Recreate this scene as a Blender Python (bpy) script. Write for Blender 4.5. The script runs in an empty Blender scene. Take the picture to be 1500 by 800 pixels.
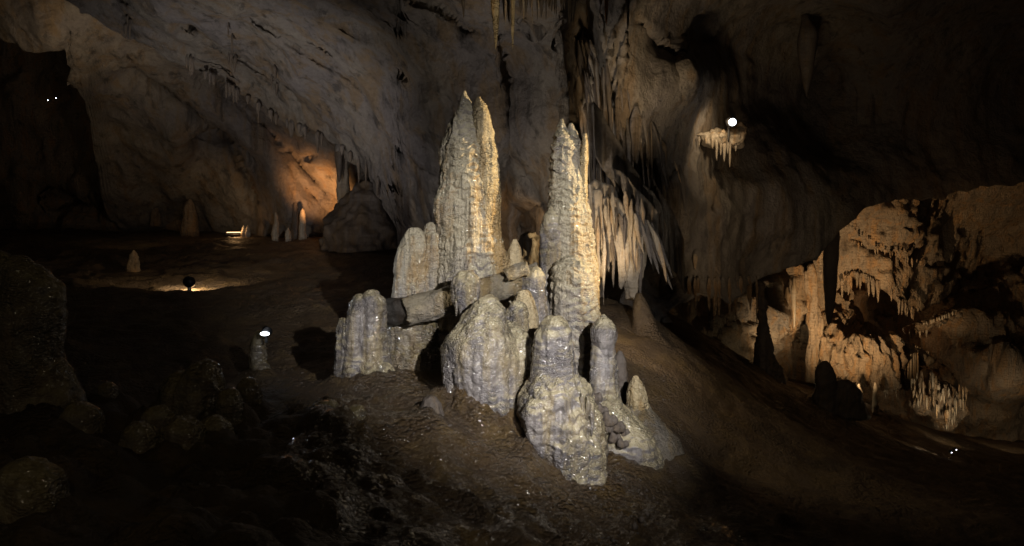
import bpy, bmesh, math, random
import numpy as np
random.seed(7)
R = math.radians
sc = bpy.context.scene
COL = sc.collection

# ------------------------------------------------------------------ camera
F = 1299.0                      # focal length of the photograph, in its own pixels
PITCH = math.atan(80 / F)       # the lens looks slightly down
EYE = np.array([0.0, 0.0, 2.0])
CA, SA = math.cos(PITCH), math.sin(PITCH)

def P(px, py, Y):
    """world point seen at photo pixel (px, py) at the distance Y in front of the lens"""
    px = np.asarray(px, float); py = np.asarray(py, float); Y = np.asarray(Y, float)
    u = (px - 750) / F; v = -(py - 400) / F
    dy = CA + SA * v
    dz = -SA + CA * v
    k = Y / dy
    return np.stack(np.broadcast_arrays(EYE[0] + u * k, EYE[1] + Y, EYE[2] + dz * k), -1)

def mpp(Y): return Y / F        # metres per photo pixel at the distance Y

cam_d = bpy.data.cameras.new("camera"); cam = bpy.data.objects.new("camera", cam_d); COL.objects.link(cam)
cam.location = EYE; cam.rotation_euler = (math.pi / 2 - PITCH, 0, 0)
cam_d.sensor_width = 36; cam_d.lens = 36 * F / 1500; cam_d.clip_end = 400; cam_d.clip_start = 0.05
sc.camera = cam

# ------------------------------------------------------------------ noise
def _hash(i, j, k, seed):
    with np.errstate(over='ignore'):
        h = (i.astype(np.uint32) * np.uint32(374761393) + j.astype(np.uint32) * np.uint32(668265263)
             + k.astype(np.uint32) * np.uint32(2147483647) + np.uint32(seed * 974711 + 12345))
        h = (h ^ (h >> np.uint32(13))) * np.uint32(1274126177)
        h = (h ^ (h >> np.uint32(16))) * np.uint32(2246822519)
        h = h ^ (h >> np.uint32(15))
    return (h & np.uint32(0xFFFF)).astype(np.float32) / 32767.5 - 1.0

def vnoise(p, seed=0):
    p = np.asarray(p, np.float32)
    f = np.floor(p); t = p - f; t = t * t * t * (t * (t * 6 - 15) + 10)
    i = f.astype(np.int64)
    out = 0
    for a in (0, 1):
        wa = t[..., 0] if a else 1 - t[..., 0]
        for b in (0, 1):
            wb = t[..., 1] if b else 1 - t[..., 1]
            for c in (0, 1):
                wc = t[..., 2] if c else 1 - t[..., 2]
                out = out + wa * wb * wc * _hash(i[..., 0] + a, i[..., 1] + b, i[..., 2] + c, seed)
    return out

def fbm(p, octv=4, seed=0, gain=0.5):
    s, a, n = 0, 1.0, 0
    q = np.asarray(p, np.float32)
    for o in range(octv):
        s = s + a * vnoise(q + o * 17.31, seed + o); n += a
        a *= gain; q = q * 2.03
    return s / n

def worley(p, seed=0):
    """distance to the nearest of one jittered point per unit cell"""
    p = np.asarray(p, np.float32); i = np.floor(p).astype(np.int64); f = p - i
    best = np.full(p.shape[:-1], 9.0, np.float32)
    for a in (-1, 0, 1):
        for b in (-1, 0, 1):
            for c in (-1, 0, 1):
                I, J, K = i[..., 0] + a, i[..., 1] + b, i[..., 2] + c
                dx = a + .5 + .45 * _hash(I, J, K, seed) - f[..., 0]; dy = b + .5 + .45 * _hash(I, J, K, seed + 1) - f[..., 1]; dz = c + .5 + .45 * _hash(I, J, K, seed + 2) - f[..., 2]
                best = np.minimum(best, dx * dx + dy * dy + dz * dz)
    return np.sqrt(best)

def ridged(p, octv=3, seed=0):
    s, a, n = 0, 1.0, 0
    q = np.asarray(p, np.float32)
    for o in range(octv):
        s = s + a * (1 - 2 * np.abs(vnoise(q + o * 9.7, seed + o))); n += a
        a *= 0.5; q = q * 2.1
    return s / n

def rbf(ctrl, vals, pts, power=1.0, smooth=0.0):
    c = np.asarray(ctrl, float); v = np.asarray(vals, float)
    n = len(c)
    d = np.sqrt(((c[:, None] - c[None]) ** 2).sum(-1)) ** power
    A = np.zeros((n + 3, n + 3)); A[:n, :n] = d - smooth * np.eye(n)
    A[:n, n] = 1; A[:n, n + 1:] = c; A[n, :n] = 1; A[n + 1:, :n] = c.T
    w = np.linalg.solve(A, np.concatenate([v, [0, 0, 0]]))
    pts = np.asarray(pts, float); out = np.zeros(pts.shape[:-1])
    for k in range(n):
        out += w[k] * np.sqrt(((pts - c[k]) ** 2).sum(-1)) ** power
    return out + w[n] + pts @ w[n + 1:]

def sstep(a, b, x):
    t = np.clip((x - a) / (b - a), 0, 1); return t * t * (3 - 2 * t)

# ------------------------------------------------------------------ object helpers
def tag(o, label=None, cat=None, group=None, kind=None):
    if label: o['label'] = label
    if cat: o['category'] = cat
    if group: o['group'] = group
    if kind: o['kind'] = kind
    return o

def empty(name, loc, label, cat, group=None):
    o = bpy.data.objects.new(name, None); COL.objects.link(o); o.location = loc
    o.empty_display_size = 0.2
    return tag(o, label, cat, group)

def link(name, verts, faces, mat, parent=None, origin=None, smooth=True):
    """one mesh object; verts are world coordinates"""
    verts = np.asarray(verts, float)
    if origin is None:
        origin = np.array(parent.location) if parent is not None else np.zeros(3)
    me = bpy.data.meshes.new(name)
    if isinstance(faces, np.ndarray):
        me.vertices.add(len(verts)); me.vertices.foreach_set('co', (verts - origin).astype(np.float32).ravel())
        nf, k = faces.shape
        me.loops.add(nf * k); me.loops.foreach_set('vertex_index', faces.astype(np.int32).ravel())
        me.polygons.add(nf); me.polygons.foreach_set('loop_start', np.arange(0, nf * k, k, dtype=np.int32))
        me.update(calc_edges=True); me.validate()
    else:
        me.from_pydata([tuple(v) for v in (verts - origin)], [], faces)
        me.validate()
    me.polygons.foreach_set('use_smooth', [smooth] * len(me.polygons))
    me.materials.append(mat)
    o = bpy.data.objects.new(name, me); COL.objects.link(o)
    if parent is not None:
        o.parent = parent
        o.location = origin - np.array(parent.location)
    else:
        o.location = origin
    return o

# ------------------------------------------------------------------ materials
def stone(name, cols, rough=(0.5, 0.8), scale=1.0, terr=0.0, cell=0.0, grain=0.4, streak=0.0, topcol=None, dist=0.02,
          spec=0.5, coat=0.0, cellscale=45.0, dark=None, film=26.0, film_ior=1.75):
    """layered limestone: cols = three base colours, dark = stain colour"""
    m = bpy.data.materials.new(name); m.use_nodes = True
    nt = m.node_tree; N = nt.nodes; L = nt.links
    b = N['Principled BSDF']
    tc = N.new('ShaderNodeTexCoord')
    def mapping(s):
        mp = N.new('ShaderNodeMapping'); mp.inputs['Scale'].default_value = s
        L.new(tc.outputs['Object'], mp.inputs['Vector']); return mp.outputs['Vector']
    def noise(vec, sc_, det=6, rg=0.6, dis=0.0):
        n = N.new('ShaderNodeTexNoise'); n.inputs['Scale'].default_value = sc_; n.inputs['Detail'].default_value = det
        n.inputs['Roughness'].default_value = rg; n.inputs['Distortion'].default_value = dis
        L.new(vec, n.inputs['Vector']); return n.outputs['Fac']
    def ramp(fac, a, b_):
        r = N.new('ShaderNodeMapRange'); r.inputs['From Min'].default_value = a; r.inputs['From Max'].default_value = b_
        r.interpolation_type = 'SMOOTHSTEP'
        L.new(fac, r.inputs['Value']); return r.outputs['Result']
    def mix(fac, a, b_, mode='MIX'):
        x = N.new('ShaderNodeMix'); x.data_type = 'RGBA'; x.blend_type = mode
        if hasattr(fac, 'links'): L.new(fac, x.inputs['Factor'])
        else: x.inputs['Factor'].default_value = fac
        for s, v in ((6, a), (7, b_)):
            if hasattr(v, 'links'): L.new(v, x.inputs[s])
            else: x.inputs[s].default_value = (*v, 1)
        return x.outputs[2]
    def math_(op, a, b_=None, c=None):
        x = N.new('ShaderNodeMath'); x.operation = op
        for i, v in enumerate((a, b_, c)):
            if v is None: continue
            if hasattr(v, 'links'): L.new(v, x.inputs[i])
            else: x.inputs[i].default_value = v
        return x.outputs[0]
    o1 = mapping((scale,) * 3)
    col = mix(ramp(noise(o1, 0.9, 5), .38, .62), cols[0], cols[1])
    col = mix(ramp(noise(mapping((scale * 2.2, scale * 2.2, scale * .35)), 1.9, 8, .65, .5), .46, .64), col, cols[2])
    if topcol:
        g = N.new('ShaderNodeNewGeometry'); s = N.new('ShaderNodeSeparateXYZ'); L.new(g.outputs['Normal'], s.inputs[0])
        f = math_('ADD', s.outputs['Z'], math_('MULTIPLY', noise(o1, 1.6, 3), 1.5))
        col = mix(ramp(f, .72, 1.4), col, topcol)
    if streak:
        st = ramp(noise(mapping((scale * 4, scale * 4, scale * .28)), 1.6, 6, .7, .3), .5, .68)
        col = mix(math_('MULTIPLY', st, streak), col, dark or (0.04, 0.034, 0.03))
    fine = noise(o1, 22.0, 6, .7)
    col = mix(math_('MULTIPLY', ramp(fine, .3, .7), .45), col, mix(1.0, col, (.55, .52, .5), 'MULTIPLY'))
    blot = ramp(noise(o1, 5.5, 7, .7, .4), .58, .72)
    col = mix(math_('MULTIPLY', blot, .5), col, dark or (0.05, 0.042, 0.034))
    L.new(col, b.inputs['Base Color'])
    rr = N.new('ShaderNodeMapRange'); rr.inputs['To Min'].default_value = rough[0]; rr.inputs['To Max'].default_value = rough[1]
    rr.inputs['From Min'].default_value = .35; rr.inputs['From Max'].default_value = .65
    L.new(noise(o1, 3.7, 5), rr.inputs['Value']); L.new(rr.outputs['Result'], b.inputs['Roughness'])
    b.inputs['Specular IOR Level'].default_value = spec
    b.inputs['Coat Weight'].default_value = coat; b.inputs['Coat Roughness'].default_value = 0.085
    h = math_('MULTIPLY', noise(o1, 9.0, 9, .72), grain)
    if terr:
        w = N.new('ShaderNodeTexWave'); w.wave_type = 'BANDS'; w.bands_direction = 'Z'; w.wave_profile = 'SAW'
        w.inputs['Scale'].default_value = 3.2; w.inputs['Distortion'].default_value = 5.0
        w.inputs['Detail'].default_value = 4; w.inputs['Detail Scale'].default_value = 2.2; w.inputs['Detail Roughness'].default_value = .7
        L.new(o1, w.inputs['Vector'])
        h = math_('ADD', h, math_('MULTIPLY', w.outputs['Fac'], terr))
        fl = noise(mapping((scale * 14, scale * 14, scale * 1.5)), 1.7, 4)
        h = math_('ADD', h, math_('MULTIPLY', fl, terr))
    if cell:
        v = N.new('ShaderNodeTexVoronoi'); v.inputs['Scale'].default_value = cellscale
        mp = mapping((1, 1, 1.9)); nz = N.new('ShaderNodeTexNoise'); nz.inputs['Scale'].default_value = 8
        L.new(mp, nz.inputs['Vector'])
        va = N.new('ShaderNodeVectorMath'); va.operation = 'MULTIPLY_ADD'; va.inputs[1].default_value = (.09, .09, .09)
        L.new(nz.outputs['Color'], va.inputs[0]); L.new(mp, va.inputs[2]); L.new(va.outputs[0], v.inputs['Vector'])
        msk = ramp(noise(o1, 2.2, 4), .42, .6)
        dome = math_('SUBTRACT', 1.0, math_('POWER', v.outputs['Distance'], 2.0))
        h = math_('ADD', h, math_('MULTIPLY', math_('MULTIPLY', dome, cell), math_('ADD', msk, .2)))
    bp = N.new('ShaderNodeBump'); bp.inputs['Strength'].default_value = 1.0; bp.inputs['Distance'].default_value = dist
    L.new(h, bp.inputs['Height']); L.new(bp.outputs['Normal'], b.inputs['Normal'])
    if coat:                                            # the film of water: smooth, but wavy over the lumps beneath
        wv = noise(mapping((1, 1, 1.3)), film, 1.2, .5, .4)
        b2 = N.new('ShaderNodeBump'); b2.inputs['Strength'].default_value = 1.0; b2.inputs['Distance'].default_value = 1.1 / film
        L.new(wv, b2.inputs['Height']); L.new(b2.outputs['Normal'], b.inputs['Coat Normal'])
        b.inputs['Coat IOR'].default_value = film_ior
        L.new(math_('MULTIPLY', ramp(noise(mapping((1, 1, .55)), 2.6, 4, .6, .8), .38, .53), coat), b.inputs['Coat Weight'])
    return m

def plain(name, col, rough=.5, metal=0.0):
    m = bpy.data.materials.new(name); m.use_nodes = True
    nt = m.node_tree; b = nt.nodes['Principled BSDF']
    n = nt.nodes.new('ShaderNodeTexNoise'); n.inputs['Scale'].default_value = 18
    mx = nt.nodes.new('ShaderNodeMix'); mx.data_type = 'RGBA'
    mx.inputs[6].default_value = (*col, 1); mx.inputs[7].default_value = (*[c * .6 for c in col], 1)
    nt.links.new(n.outputs['Fac'], mx.inputs['Factor']); nt.links.new(mx.outputs[2], b.inputs['Base Color'])
    b.inputs['Roughness'].default_value = rough; b.inputs['Metallic'].default_value = metal
    return m

def glow(name, col, strength):
    m = bpy.data.materials.new(name); m.use_nodes = True
    b = m.node_tree.nodes['Principled BSDF']
    b.inputs['Base Color'].default_value = (.8, .8, .8, 1)
    b.inputs['Emission Color'].default_value = (*col, 1); b.inputs['Emission Strength'].default_value = strength
    return m

M_WALL = stone('limestone_wall', ((.26, .225, .18), (.215, .19, .175), (.24, .175, .11)), (.6, .9), .55, grain=1.0, streak=.7, dist=.14, spec=.3)
M_FAR = stone('limestone_far', ((.36, .27, .18), (.29, .23, .17), (.38, .23, .11)), (.6, .9), 1.0, terr=.7, grain=1.3, streak=.6, dist=.12, spec=.3)
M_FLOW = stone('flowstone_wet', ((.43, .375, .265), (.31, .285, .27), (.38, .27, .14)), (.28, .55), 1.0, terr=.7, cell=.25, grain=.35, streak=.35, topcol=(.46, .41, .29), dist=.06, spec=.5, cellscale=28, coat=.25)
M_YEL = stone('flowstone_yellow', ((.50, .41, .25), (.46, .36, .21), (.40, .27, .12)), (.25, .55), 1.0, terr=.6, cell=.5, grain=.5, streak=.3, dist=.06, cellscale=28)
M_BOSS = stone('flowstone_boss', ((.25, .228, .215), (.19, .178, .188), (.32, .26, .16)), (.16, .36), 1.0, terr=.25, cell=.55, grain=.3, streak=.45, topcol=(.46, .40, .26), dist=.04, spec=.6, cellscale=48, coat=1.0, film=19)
M_DARKBOSS = stone('flowstone_shade', ((.20, .17, .12), (.15, .13, .11), (.19, .14, .08)), (.15, .4), 1.0, terr=.2, cell=.6, grain=.35, streak=.3, topcol=(.26, .21, .1), dist=.055, spec=.6, cellscale=30, coat=1.0, film=19)  # darker copy of the boss stone, its shade put into the colour
M_DRAPE = stone('dripstone_pale', ((.42, .36, .28), (.36, .30, .22), (.42, .28, .15)), (.45, .8), 1.2, terr=.35, grain=.6, streak=.5, dist=.04)
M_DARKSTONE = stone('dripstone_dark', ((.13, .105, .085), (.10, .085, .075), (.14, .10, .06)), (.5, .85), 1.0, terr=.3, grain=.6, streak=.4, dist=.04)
M_LOG = stone('broken_column_stone', ((.30, .26, .18), (.23, .205, .175), (.27, .2, .1)), (.25, .55), 1.0, terr=.0, cell=.5, grain=1.3, streak=.35, dist=.06, coat=.4)
M_LOGEND = stone('fracture_shade', ((.03, .026, .022), (.022, .02, .018), (.04, .03, .022)), (.3, .6), 1.0, grain=1.0, dist=.03)  # near-black: shade on the unlit left end is put into the colour
M_FLOOR = stone('cave_mud', ((.105, .072, .041), (.075, .053, .033), (.125, .085, .04)), (.42, .75), .6, cell=.5, grain=1.0, dist=.06, spec=.4, cellscale=22, dark=(.05, .034, .02))
M_MOUND = stone('wet_mud', ((.112, .072, .035), (.08, .053, .029), (.14, .09, .034)), (.25, .5), .6, cell=.7, grain=1.6, dist=.08, spec=.5, cellscale=20, dark=(.05, .034, .02), coat=1.0, film=17, film_ior=1.6)
M_ORANGE = stone('dripstone_orange', ((.50, .24, .09), (.42, .19, .07), (.5, .3, .14)), (.35, .6), 1.4, terr=.3, grain=.5, dist=.03)
M_METAL = plain('lamp_black_metal', (.02, .02, .022), .45, .6)
M_STEEL = plain('lamp_grey_metal', (.25, .25, .26), .4, .8)
M_LED = glow('led_white', (.86, .93, 1.0), 9)
M_LEDHOT = glow('led_far', (.85, .92, 1.0), 12)
M_WARM = glow('lamp_warm', (1.0, .62, .28), 2.2)

# ------------------------------------------------------------------ rock sheets (walls, ceiling, ledges)
def curve(pts, jit=0.0, seed=1, fq=.05):
    xs = np.array([p[0] for p in pts], float); ys = np.array([p[1] for p in pts], float)
    def f(x):
        y = np.interp(x, xs, ys)
        if jit:
            q = np.stack([np.asarray(x, float) * fq, np.zeros_like(x) + seed * 3.3, np.zeros_like(x)], -1)
            y = y + jit * fbm(q, 4, seed, .65)
        return y
    return f

def sheet(name, x0, x1, step, top, bot, rstep, ctrl, creases=(), amp=(.45, .16, .04), fq=(.3, 1.1, 4.5), flute=0.0,
          roll_bot=0, roll_top=0, mat=None, seed=3, post=None):
    xs = np.arange(x0, x1 + .1, step)
    tp, bt = top(xs), bot(xs)
    n = int(max((bt - tp).max() / rstep, 4))
    v = np.linspace(0, 1, n)
    PX = np.repeat(xs[None], n, 0); PY = tp[None] + (bt - tp)[None] * v[:, None]
    c = np.array([(a, b) for a, b, _ in ctrl], float) / 100; d = [q[2] for q in ctrl]
    D = rbf(c, d, np.stack([PX, PY], -1) / 100)
    for kind, pts, A, w in creases:
        if kind == 'h':
            cx = [p[0] for p in pts]; cy = [p[1] for p in pts]
            s = PY - np.interp(PX, cx, cy) + 7 * fbm(np.stack([PX * .04, PX * 0 + A, PX * 0], -1), 3, 5)
            fade = sstep(cx[0], cx[0] + 35, PX) * (1 - sstep(cx[-1] - 35, cx[-1], PX))
        else:
            cy = [p[1] for p in pts]; cx = [p[0] for p in pts]
            s = PX - np.interp(PY, cy, cx) + 6 * fbm(np.stack([PY * .04, PY * 0 + A, PX * 0], -1), 3, 6)
            fade = sstep(cy[0], cy[0] + 25, PY) * (1 - sstep(cy[-1] - 25, cy[-1], PY))
            if w < 0: s = -s
        w = abs(w)
        D = D + A * fade * np.where(s > 0, np.exp(-s / w), np.exp(s / 3.0))
    if post is not None: D = D + post(PX, PY)
    W = P(PX, PY, D)
    du = np.gradient(W, axis=1); dv = np.gradient(W, axis=0)
    nr = np.cross(du, dv); nr /= np.linalg.norm(nr, axis=-1, keepdims=True) + 1e-9
    flip = ((EYE - W) * nr).sum(-1, keepdims=True) < 0
    nr = np.where(flip, -nr, nr)
    disp = amp[0] * fbm(W * fq[0], 3, seed) + amp[1] * ridged(W * fq[1], 3, seed + 10) + amp[2] * fbm(W * fq[2], 3, seed + 20)
    if flute:
        disp = disp + flute * ridged(W * np.array([2.6, 2.6, .22]), 3, seed + 30)
    W = W + nr * disp[..., None]
    rows = [W[i] for i in range(n)]
    if roll_bot:
        base = W[-1]; back = np.array([0, 1.0, 0])
        for k, (by, bz) in enumerate(((.10, .0), (.35, .05), (.9, .2), (1.8, .45), (3.2, .8))):
            q = base + back * by * roll_bot; q[:, 2] += bz * roll_bot
            q += (.08 * k * roll_bot * fbm(q * .9, 3, seed + 40))[:, None]
            rows.append(q)
    if roll_top:
        base = W[0]; pre = []
        for k, (by, bz) in enumerate(((.10, .0), (.35, -.03), (.9, -.1), (1.8, -.25), (3.2, -.5))):
            q = base + np.array([0, by, bz]) * roll_top
            q += (.05 * k * roll_top * fbm(q * .9, 3, seed + 41))[:, None]
            pre.append(q)
        rows = pre[::-1] + rows
    V = np.array(rows); nr_, nc = V.shape[:2]
    idx = np.arange(nr_ * nc).reshape(nr_, nc)
    fc = np.stack([idx[:-1, :-1], idx[1:, :-1], idx[1:, 1:], idx[:-1, 1:]], -1).reshape(-1, 4)
    return link(name, V.reshape(-1, 3), fc, mat)

# main ceiling: sweeps from overhead down to the rear wall behind the formation
RIDGE = [(-300, -120), (-60, -70), (60, -10), (150, 35), (216, 67), (252, 90), (315, 115), (378, 155), (418, 180), (455, 193), (490, 210),
         (522, 234), (548, 252), (562, 288), (580, 335), (596, 420), (620, 470), (985, 480), (1000, 455), (1020, 440), (1060, 442), (1100, 416),
         (1150, 398), (1195, 382), (1222, 342), (1240, 322), (1275, 302), (1318, 292), (1360, 296), (1400, 282), (1480, 270), (1560, 262), (1800, 240)]
def bulges(PX, PY):
    g = lambda x, y, sx, sy, a: a * np.exp(-((PX - x) / sx) ** 2 - ((PY - y) / sy) ** 2)
    d = g(768, 335, 40, 42, 2.2)                      # recess behind the two towers
    d = d + g(852, 30, 12, 55, 2.0)                   # black slot
    d = d + g(960, 420, 40, 45, 2.4)                  # hollow below the draperies
    d = d - g(660, -20, 60, 50, .8)
    # long beds that sweep down from upper left to the centre
    along, across = PX * .86 + PY * .5, PY * .86 - PX * .5
    bed = ridged(np.stack([across / 62, along / 420, along * 0], -1), 3, 61)
    d = d - .55 * bed * (1 - sstep(600, 760, PX))
    # upright ribs right of the middle
    d = d - .35 * ridged(np.stack([(PX + .25 * PY) / 46, PY / 330, PX * 0], -1), 3, 62) * sstep(820, 900, PX) * (1 - sstep(1010, 1090, PX))
    return d
ceil = sheet('cave_ceiling', -300, 1800, 4, curve([(-300, -420), (1800, -420)]), curve(RIDGE, 8, 4), 4,
      [(-300, -420, 5), (300, -420, 6.5), (900, -420, 6), (1800, -420, 7), (-200, -120, 14), (0, -60, 16), (300, -100, 12.5), (150, 20, 19), (300, 60, 18.5), (378, 150, 21),
       (500, 210, 20.5), (450, 100, 18), (560, 280, 19.5), (590, 420, 19), (600, 0, 14.5), (600, 200, 17.5), (700, 100, 15.5), (700, 400, 17), (745, 200, 15.6), (780, 250, 16.2),
       (850, 0, 12.5), (850, 200, 14.6), (870, 350, 14.6), (900, 100, 14.2), (960, 10, 14.5), (1000, 110, 15.3), (1030, 60, 19), (1060, 150, 19.5), (1040, 250, 18.6), (1200, 100, 24), (1300, 20, 19),
       (1100, 280, 19), (1000, 400, 17), (1010, 470, 17), (1100, 400, 19.5), (1200, 370, 20), (1230, 330, 20.5), (1300, 250, 22), (1500, 100, 24), (1500, 300, 23), (1400, 400, 22.5), (1800, 300, 22), (1100, -150, 13), (1500, -100, 16)],
      creases=[('h', [(585, -8), (640, 10), (690, 42), (718, 52)], 1.1, 22), ('v', [(741, 60), (744, 130), (738, 300)], .9, 18),
               ('h', [(745, 46), (770, 50), (800, 46)], .35, 8), ('h', [(925, 5), (960, 60), (1003, 120)], 1.2, 22),
               ('v', [(838, 40), (842, 120), (852, 300)], 1.2, 26), ('h', [(730, 290), (770, 300), (815, 296)], 1.0, 20),
               ('h', [(240, 20), (330, 75), (420, 125), (520, 190)], .8, 18), ('h', [(330, 10), (420, 60), (520, 120), (570, 190)], .45, 22),
               ('h', [(890, 225), (930, 262), (985, 330), (1010, 400)], 1.4, 35)],
      amp=(.5, .10, .05), flute=.03, roll_bot=1.0, mat=M_WALL, seed=3, post=bulges)
tag(ceil, kind='structure')

# second fold, below the ridge on the left
FOLD = [(-300, 10), (0, 40), (40, 55), (65, 58), (85, 47), (95, 52), (101, 78), (108, 110), (114, 125), (124, 150), (134, 190), (146, 250), (160, 310), (185, 345), (240, 352), (400, 350), (490, 356), (600, 380)]
fold = sheet('cave_wall', -300, 600, 4, curve([(-300, -260), (0, -180), (200, -60), (330, 20), (480, 120), (600, 160)]), curve(FOLD, 6, 8), 4,
      [(-300, -200, 17), (0, -100, 19.5), (0, 30, 21), (80, 40, 20.5), (110, 100, 22), (140, 220, 25.5), (160, 310, 28), (200, 100, 23), (250, 200, 23.8), (210, 260, 26.5), (260, 330, 29), (330, 340, 28), (330, 150, 23.5), (400, 200, 24), (450, 180, 23), (480, 280, 25), (420, 320, 25), (440, 260, 24.4), (520, 300, 25), (360, 220, 24), (600, 360, 24)],
      creases=[('h', [(270, 60), (330, 130), (400, 200), (450, 250), (500, 300)], .9, 25), ('h', [(180, 60), (250, 130), (330, 190), (400, 260)], .8, 25),
               ('h', [(405, 222), (440, 230), (475, 224)], .6, 12), ('h', [(412, 228), (450, 275), (494, 322)], .3, 14), ('h', [(262, 216), (285, 192), (305, 185), (335, 192), (352, 225), (372, 275), (400, 312)], 1.6, 70), ('h', [(140, 168), (200, 190), (262, 214)], .7, 40)],
      amp=(.5, .14, .05), flute=.03, roll_bot=1.0, mat=M_WALL, seed=23)
tag(fold, kind='structure')
rear = sheet('cave_rear_wall', -400, 700, 6, curve([(-400, -60), (700, -60)]), curve([(-400, 420), (700, 420)]), 6,
      [(-400, 0, 29), (0, 100, 32), (0, 300, 30), (150, 200, 30), (280, 230, 28), (330, 260, 28), (400, 300, 29), (330, 330, 29), (500, 250, 30), (700, 200, 30), (700, 400, 30), (0, 420, 30)],
      creases=[('h', [(60, 280), (200, 300), (330, 318), (420, 325)], 1.8, 20)], amp=(.9, .35, .08), mat=M_FAR, seed=51)
tag(rear, kind='structure')
# far chamber on the right
farw = sheet('far_chamber_wall', 940, 1900, 4, curve([(940, 180), (1900, 120)]), curve([(940, 720), (1900, 800)]), 4,
      [(940, 180, 28), (1000, 480, 24), (1090, 480, 25), (1090, 560, 25), (1145, 430, 26), (1145, 520, 27.5), (1190, 400, 29), (1230, 450, 29), (1290, 460, 34), (1330, 500, 33), (1400, 480, 28), (1420, 540, 28.5), (1480, 560, 28),
       (1500, 600, 30), (1400, 620, 30), (1300, 640, 31), (1280, 580, 31), (1460, 310, 31), (1500, 400, 31), (1400, 380, 32), (1450, 430, 31), (1300, 330, 30), (1900, 150, 27), (1900, 800, 28), (1600, 500, 25), (1200, 700, 30)],
      creases=[('h', [(1060, 440), (1100, 436), (1125, 450)], .8, 20), ('v', [(1172, 400), (1168, 470), (1166, 560)], 1.0, 12), ('h', [(1115, 470), (1140, 474), (1180, 468)], 1.0, 25),
               ('h', [(1335, 512), (1380, 506), (1440, 515), (1520, 530)], -.7, 25), ('h', [(1440, 575), (1480, 588), (1560, 590)], 1.2, 16), ('h', [(1360, 450), (1400, 440), (1450, 448)], .8, 18)],
      amp=(.7, .3, .24), fq=(.3, 1.0, 2.8), flute=.16, mat=M_FAR, seed=71)
tag(farw, kind='structure')

# distance of the rock along a line of sight, so that dripstone grows out of it
from mathutils.bvhtree import BVHTree
from mathutils import Vector
def tree(o):
    me = o.data; return BVHTree.FromPolygons([o.matrix_basis @ v.co for v in me.vertices], [tuple(p.vertices) for p in me.polygons])
T_CEIL, T_FOLD = tree(ceil), tree(fold)
def surf(px, py, trees=None, default=18.0):
    d = Vector(P(px, py, 1.0) - EYE).normalized(); best = None
    for t in trees or (T_CEIL, T_FOLD):
        h = t.ray_cast(Vector(EYE), d)
        if h[0] is not None and (best is None or h[0].y < best): best = h[0].y
    return default if best is None else best

# ------------------------------------------------------------------ floor
FL = [(0, 800, 5), (375, 800, 5), (650, 800, 6.5), (800, 800, 6.95), (940, 800, 7.4), (1125, 800, 7.6), (1500, 800, 9), (-300, 800, 5), (1800, 800, 9),
      (520, 565, 9.6), (600, 575, 9.1), (680, 612, 8.7), (740, 656, 8.35), (800, 712, 8.05), (868, 772, 7.75), (600, 680, 7.65), (700, 720, 7.5), (750, 760, 7.15), (500, 720, 6.9),
      (500, 640, 7.7), (400, 620, 8.5), (300, 660, 7.5), (300, 760, 6), (100, 700, 6.5), (50, 620, 7.6), (-200, 650, 7), (905, 770, 7.95), (960, 715, 8.9), (960, 625, 10), (900, 625, 9.8),
      (1000, 560, 12), (1050, 600, 12), (1000, 660, 10), (1100, 700, 10.5), (700, 570, 10), (800, 580, 10), (700, 500, 12), (850, 500, 12.2), (600, 520, 11.5), (450, 545, 11.3), (380, 550, 11),
      (200, 540, 11), (0, 520, 11), (-300, 500, 12), (277, 428, 16.2), (360, 426, 16.2), (190, 428, 16.2), (277, 430, 17.0), (277, 405, 19.0), (190, 395, 20), (100, 400, 19), (400, 405, 19), (480, 420, 17), (560, 410, 17),
      (345, 345, 27), (430, 345, 26), (200, 342, 28), (50, 340, 28), (-300, 340, 27), (590, 380, 19.5), (600, 345, 27), (500, 365, 22), (150, 335, 34), (500, 335, 34), (-300, 330, 36),
      (700, 440, 16), (800, 440, 16), (880, 440, 15), (940, 455, 14), (1000, 505, 14.5), (1030, 528, 15), (1100, 562, 17), (1180, 594, 19), (1180, 640, 16), (1160, 582, 23.5), (1170, 572, 25.5),
      (1230, 600, 22), (1300, 640, 22), (1390, 668, 22), (1300, 700, 15), (1400, 740, 13), (1500, 700, 18), (1270, 590, 26), (1350, 625, 27), (1450, 668, 25), (1500, 662, 26.5), (1420, 690, 20.5), (1800, 680, 24),
      (1000, 470, 22), (1080, 520, 22), (1800, 640, 32), (1400, 630, 32), (1200, 600, 30), (900, 420, 20), (1000, 480, 30)]
def floor_z(x, y): return rbf(FC, FZ, np.stack([x, y], -1), 1.0)
_f = np.array([P(*q) for q in FL]); FC = _f[:, :2]; FZ = _f[:, 2]
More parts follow.
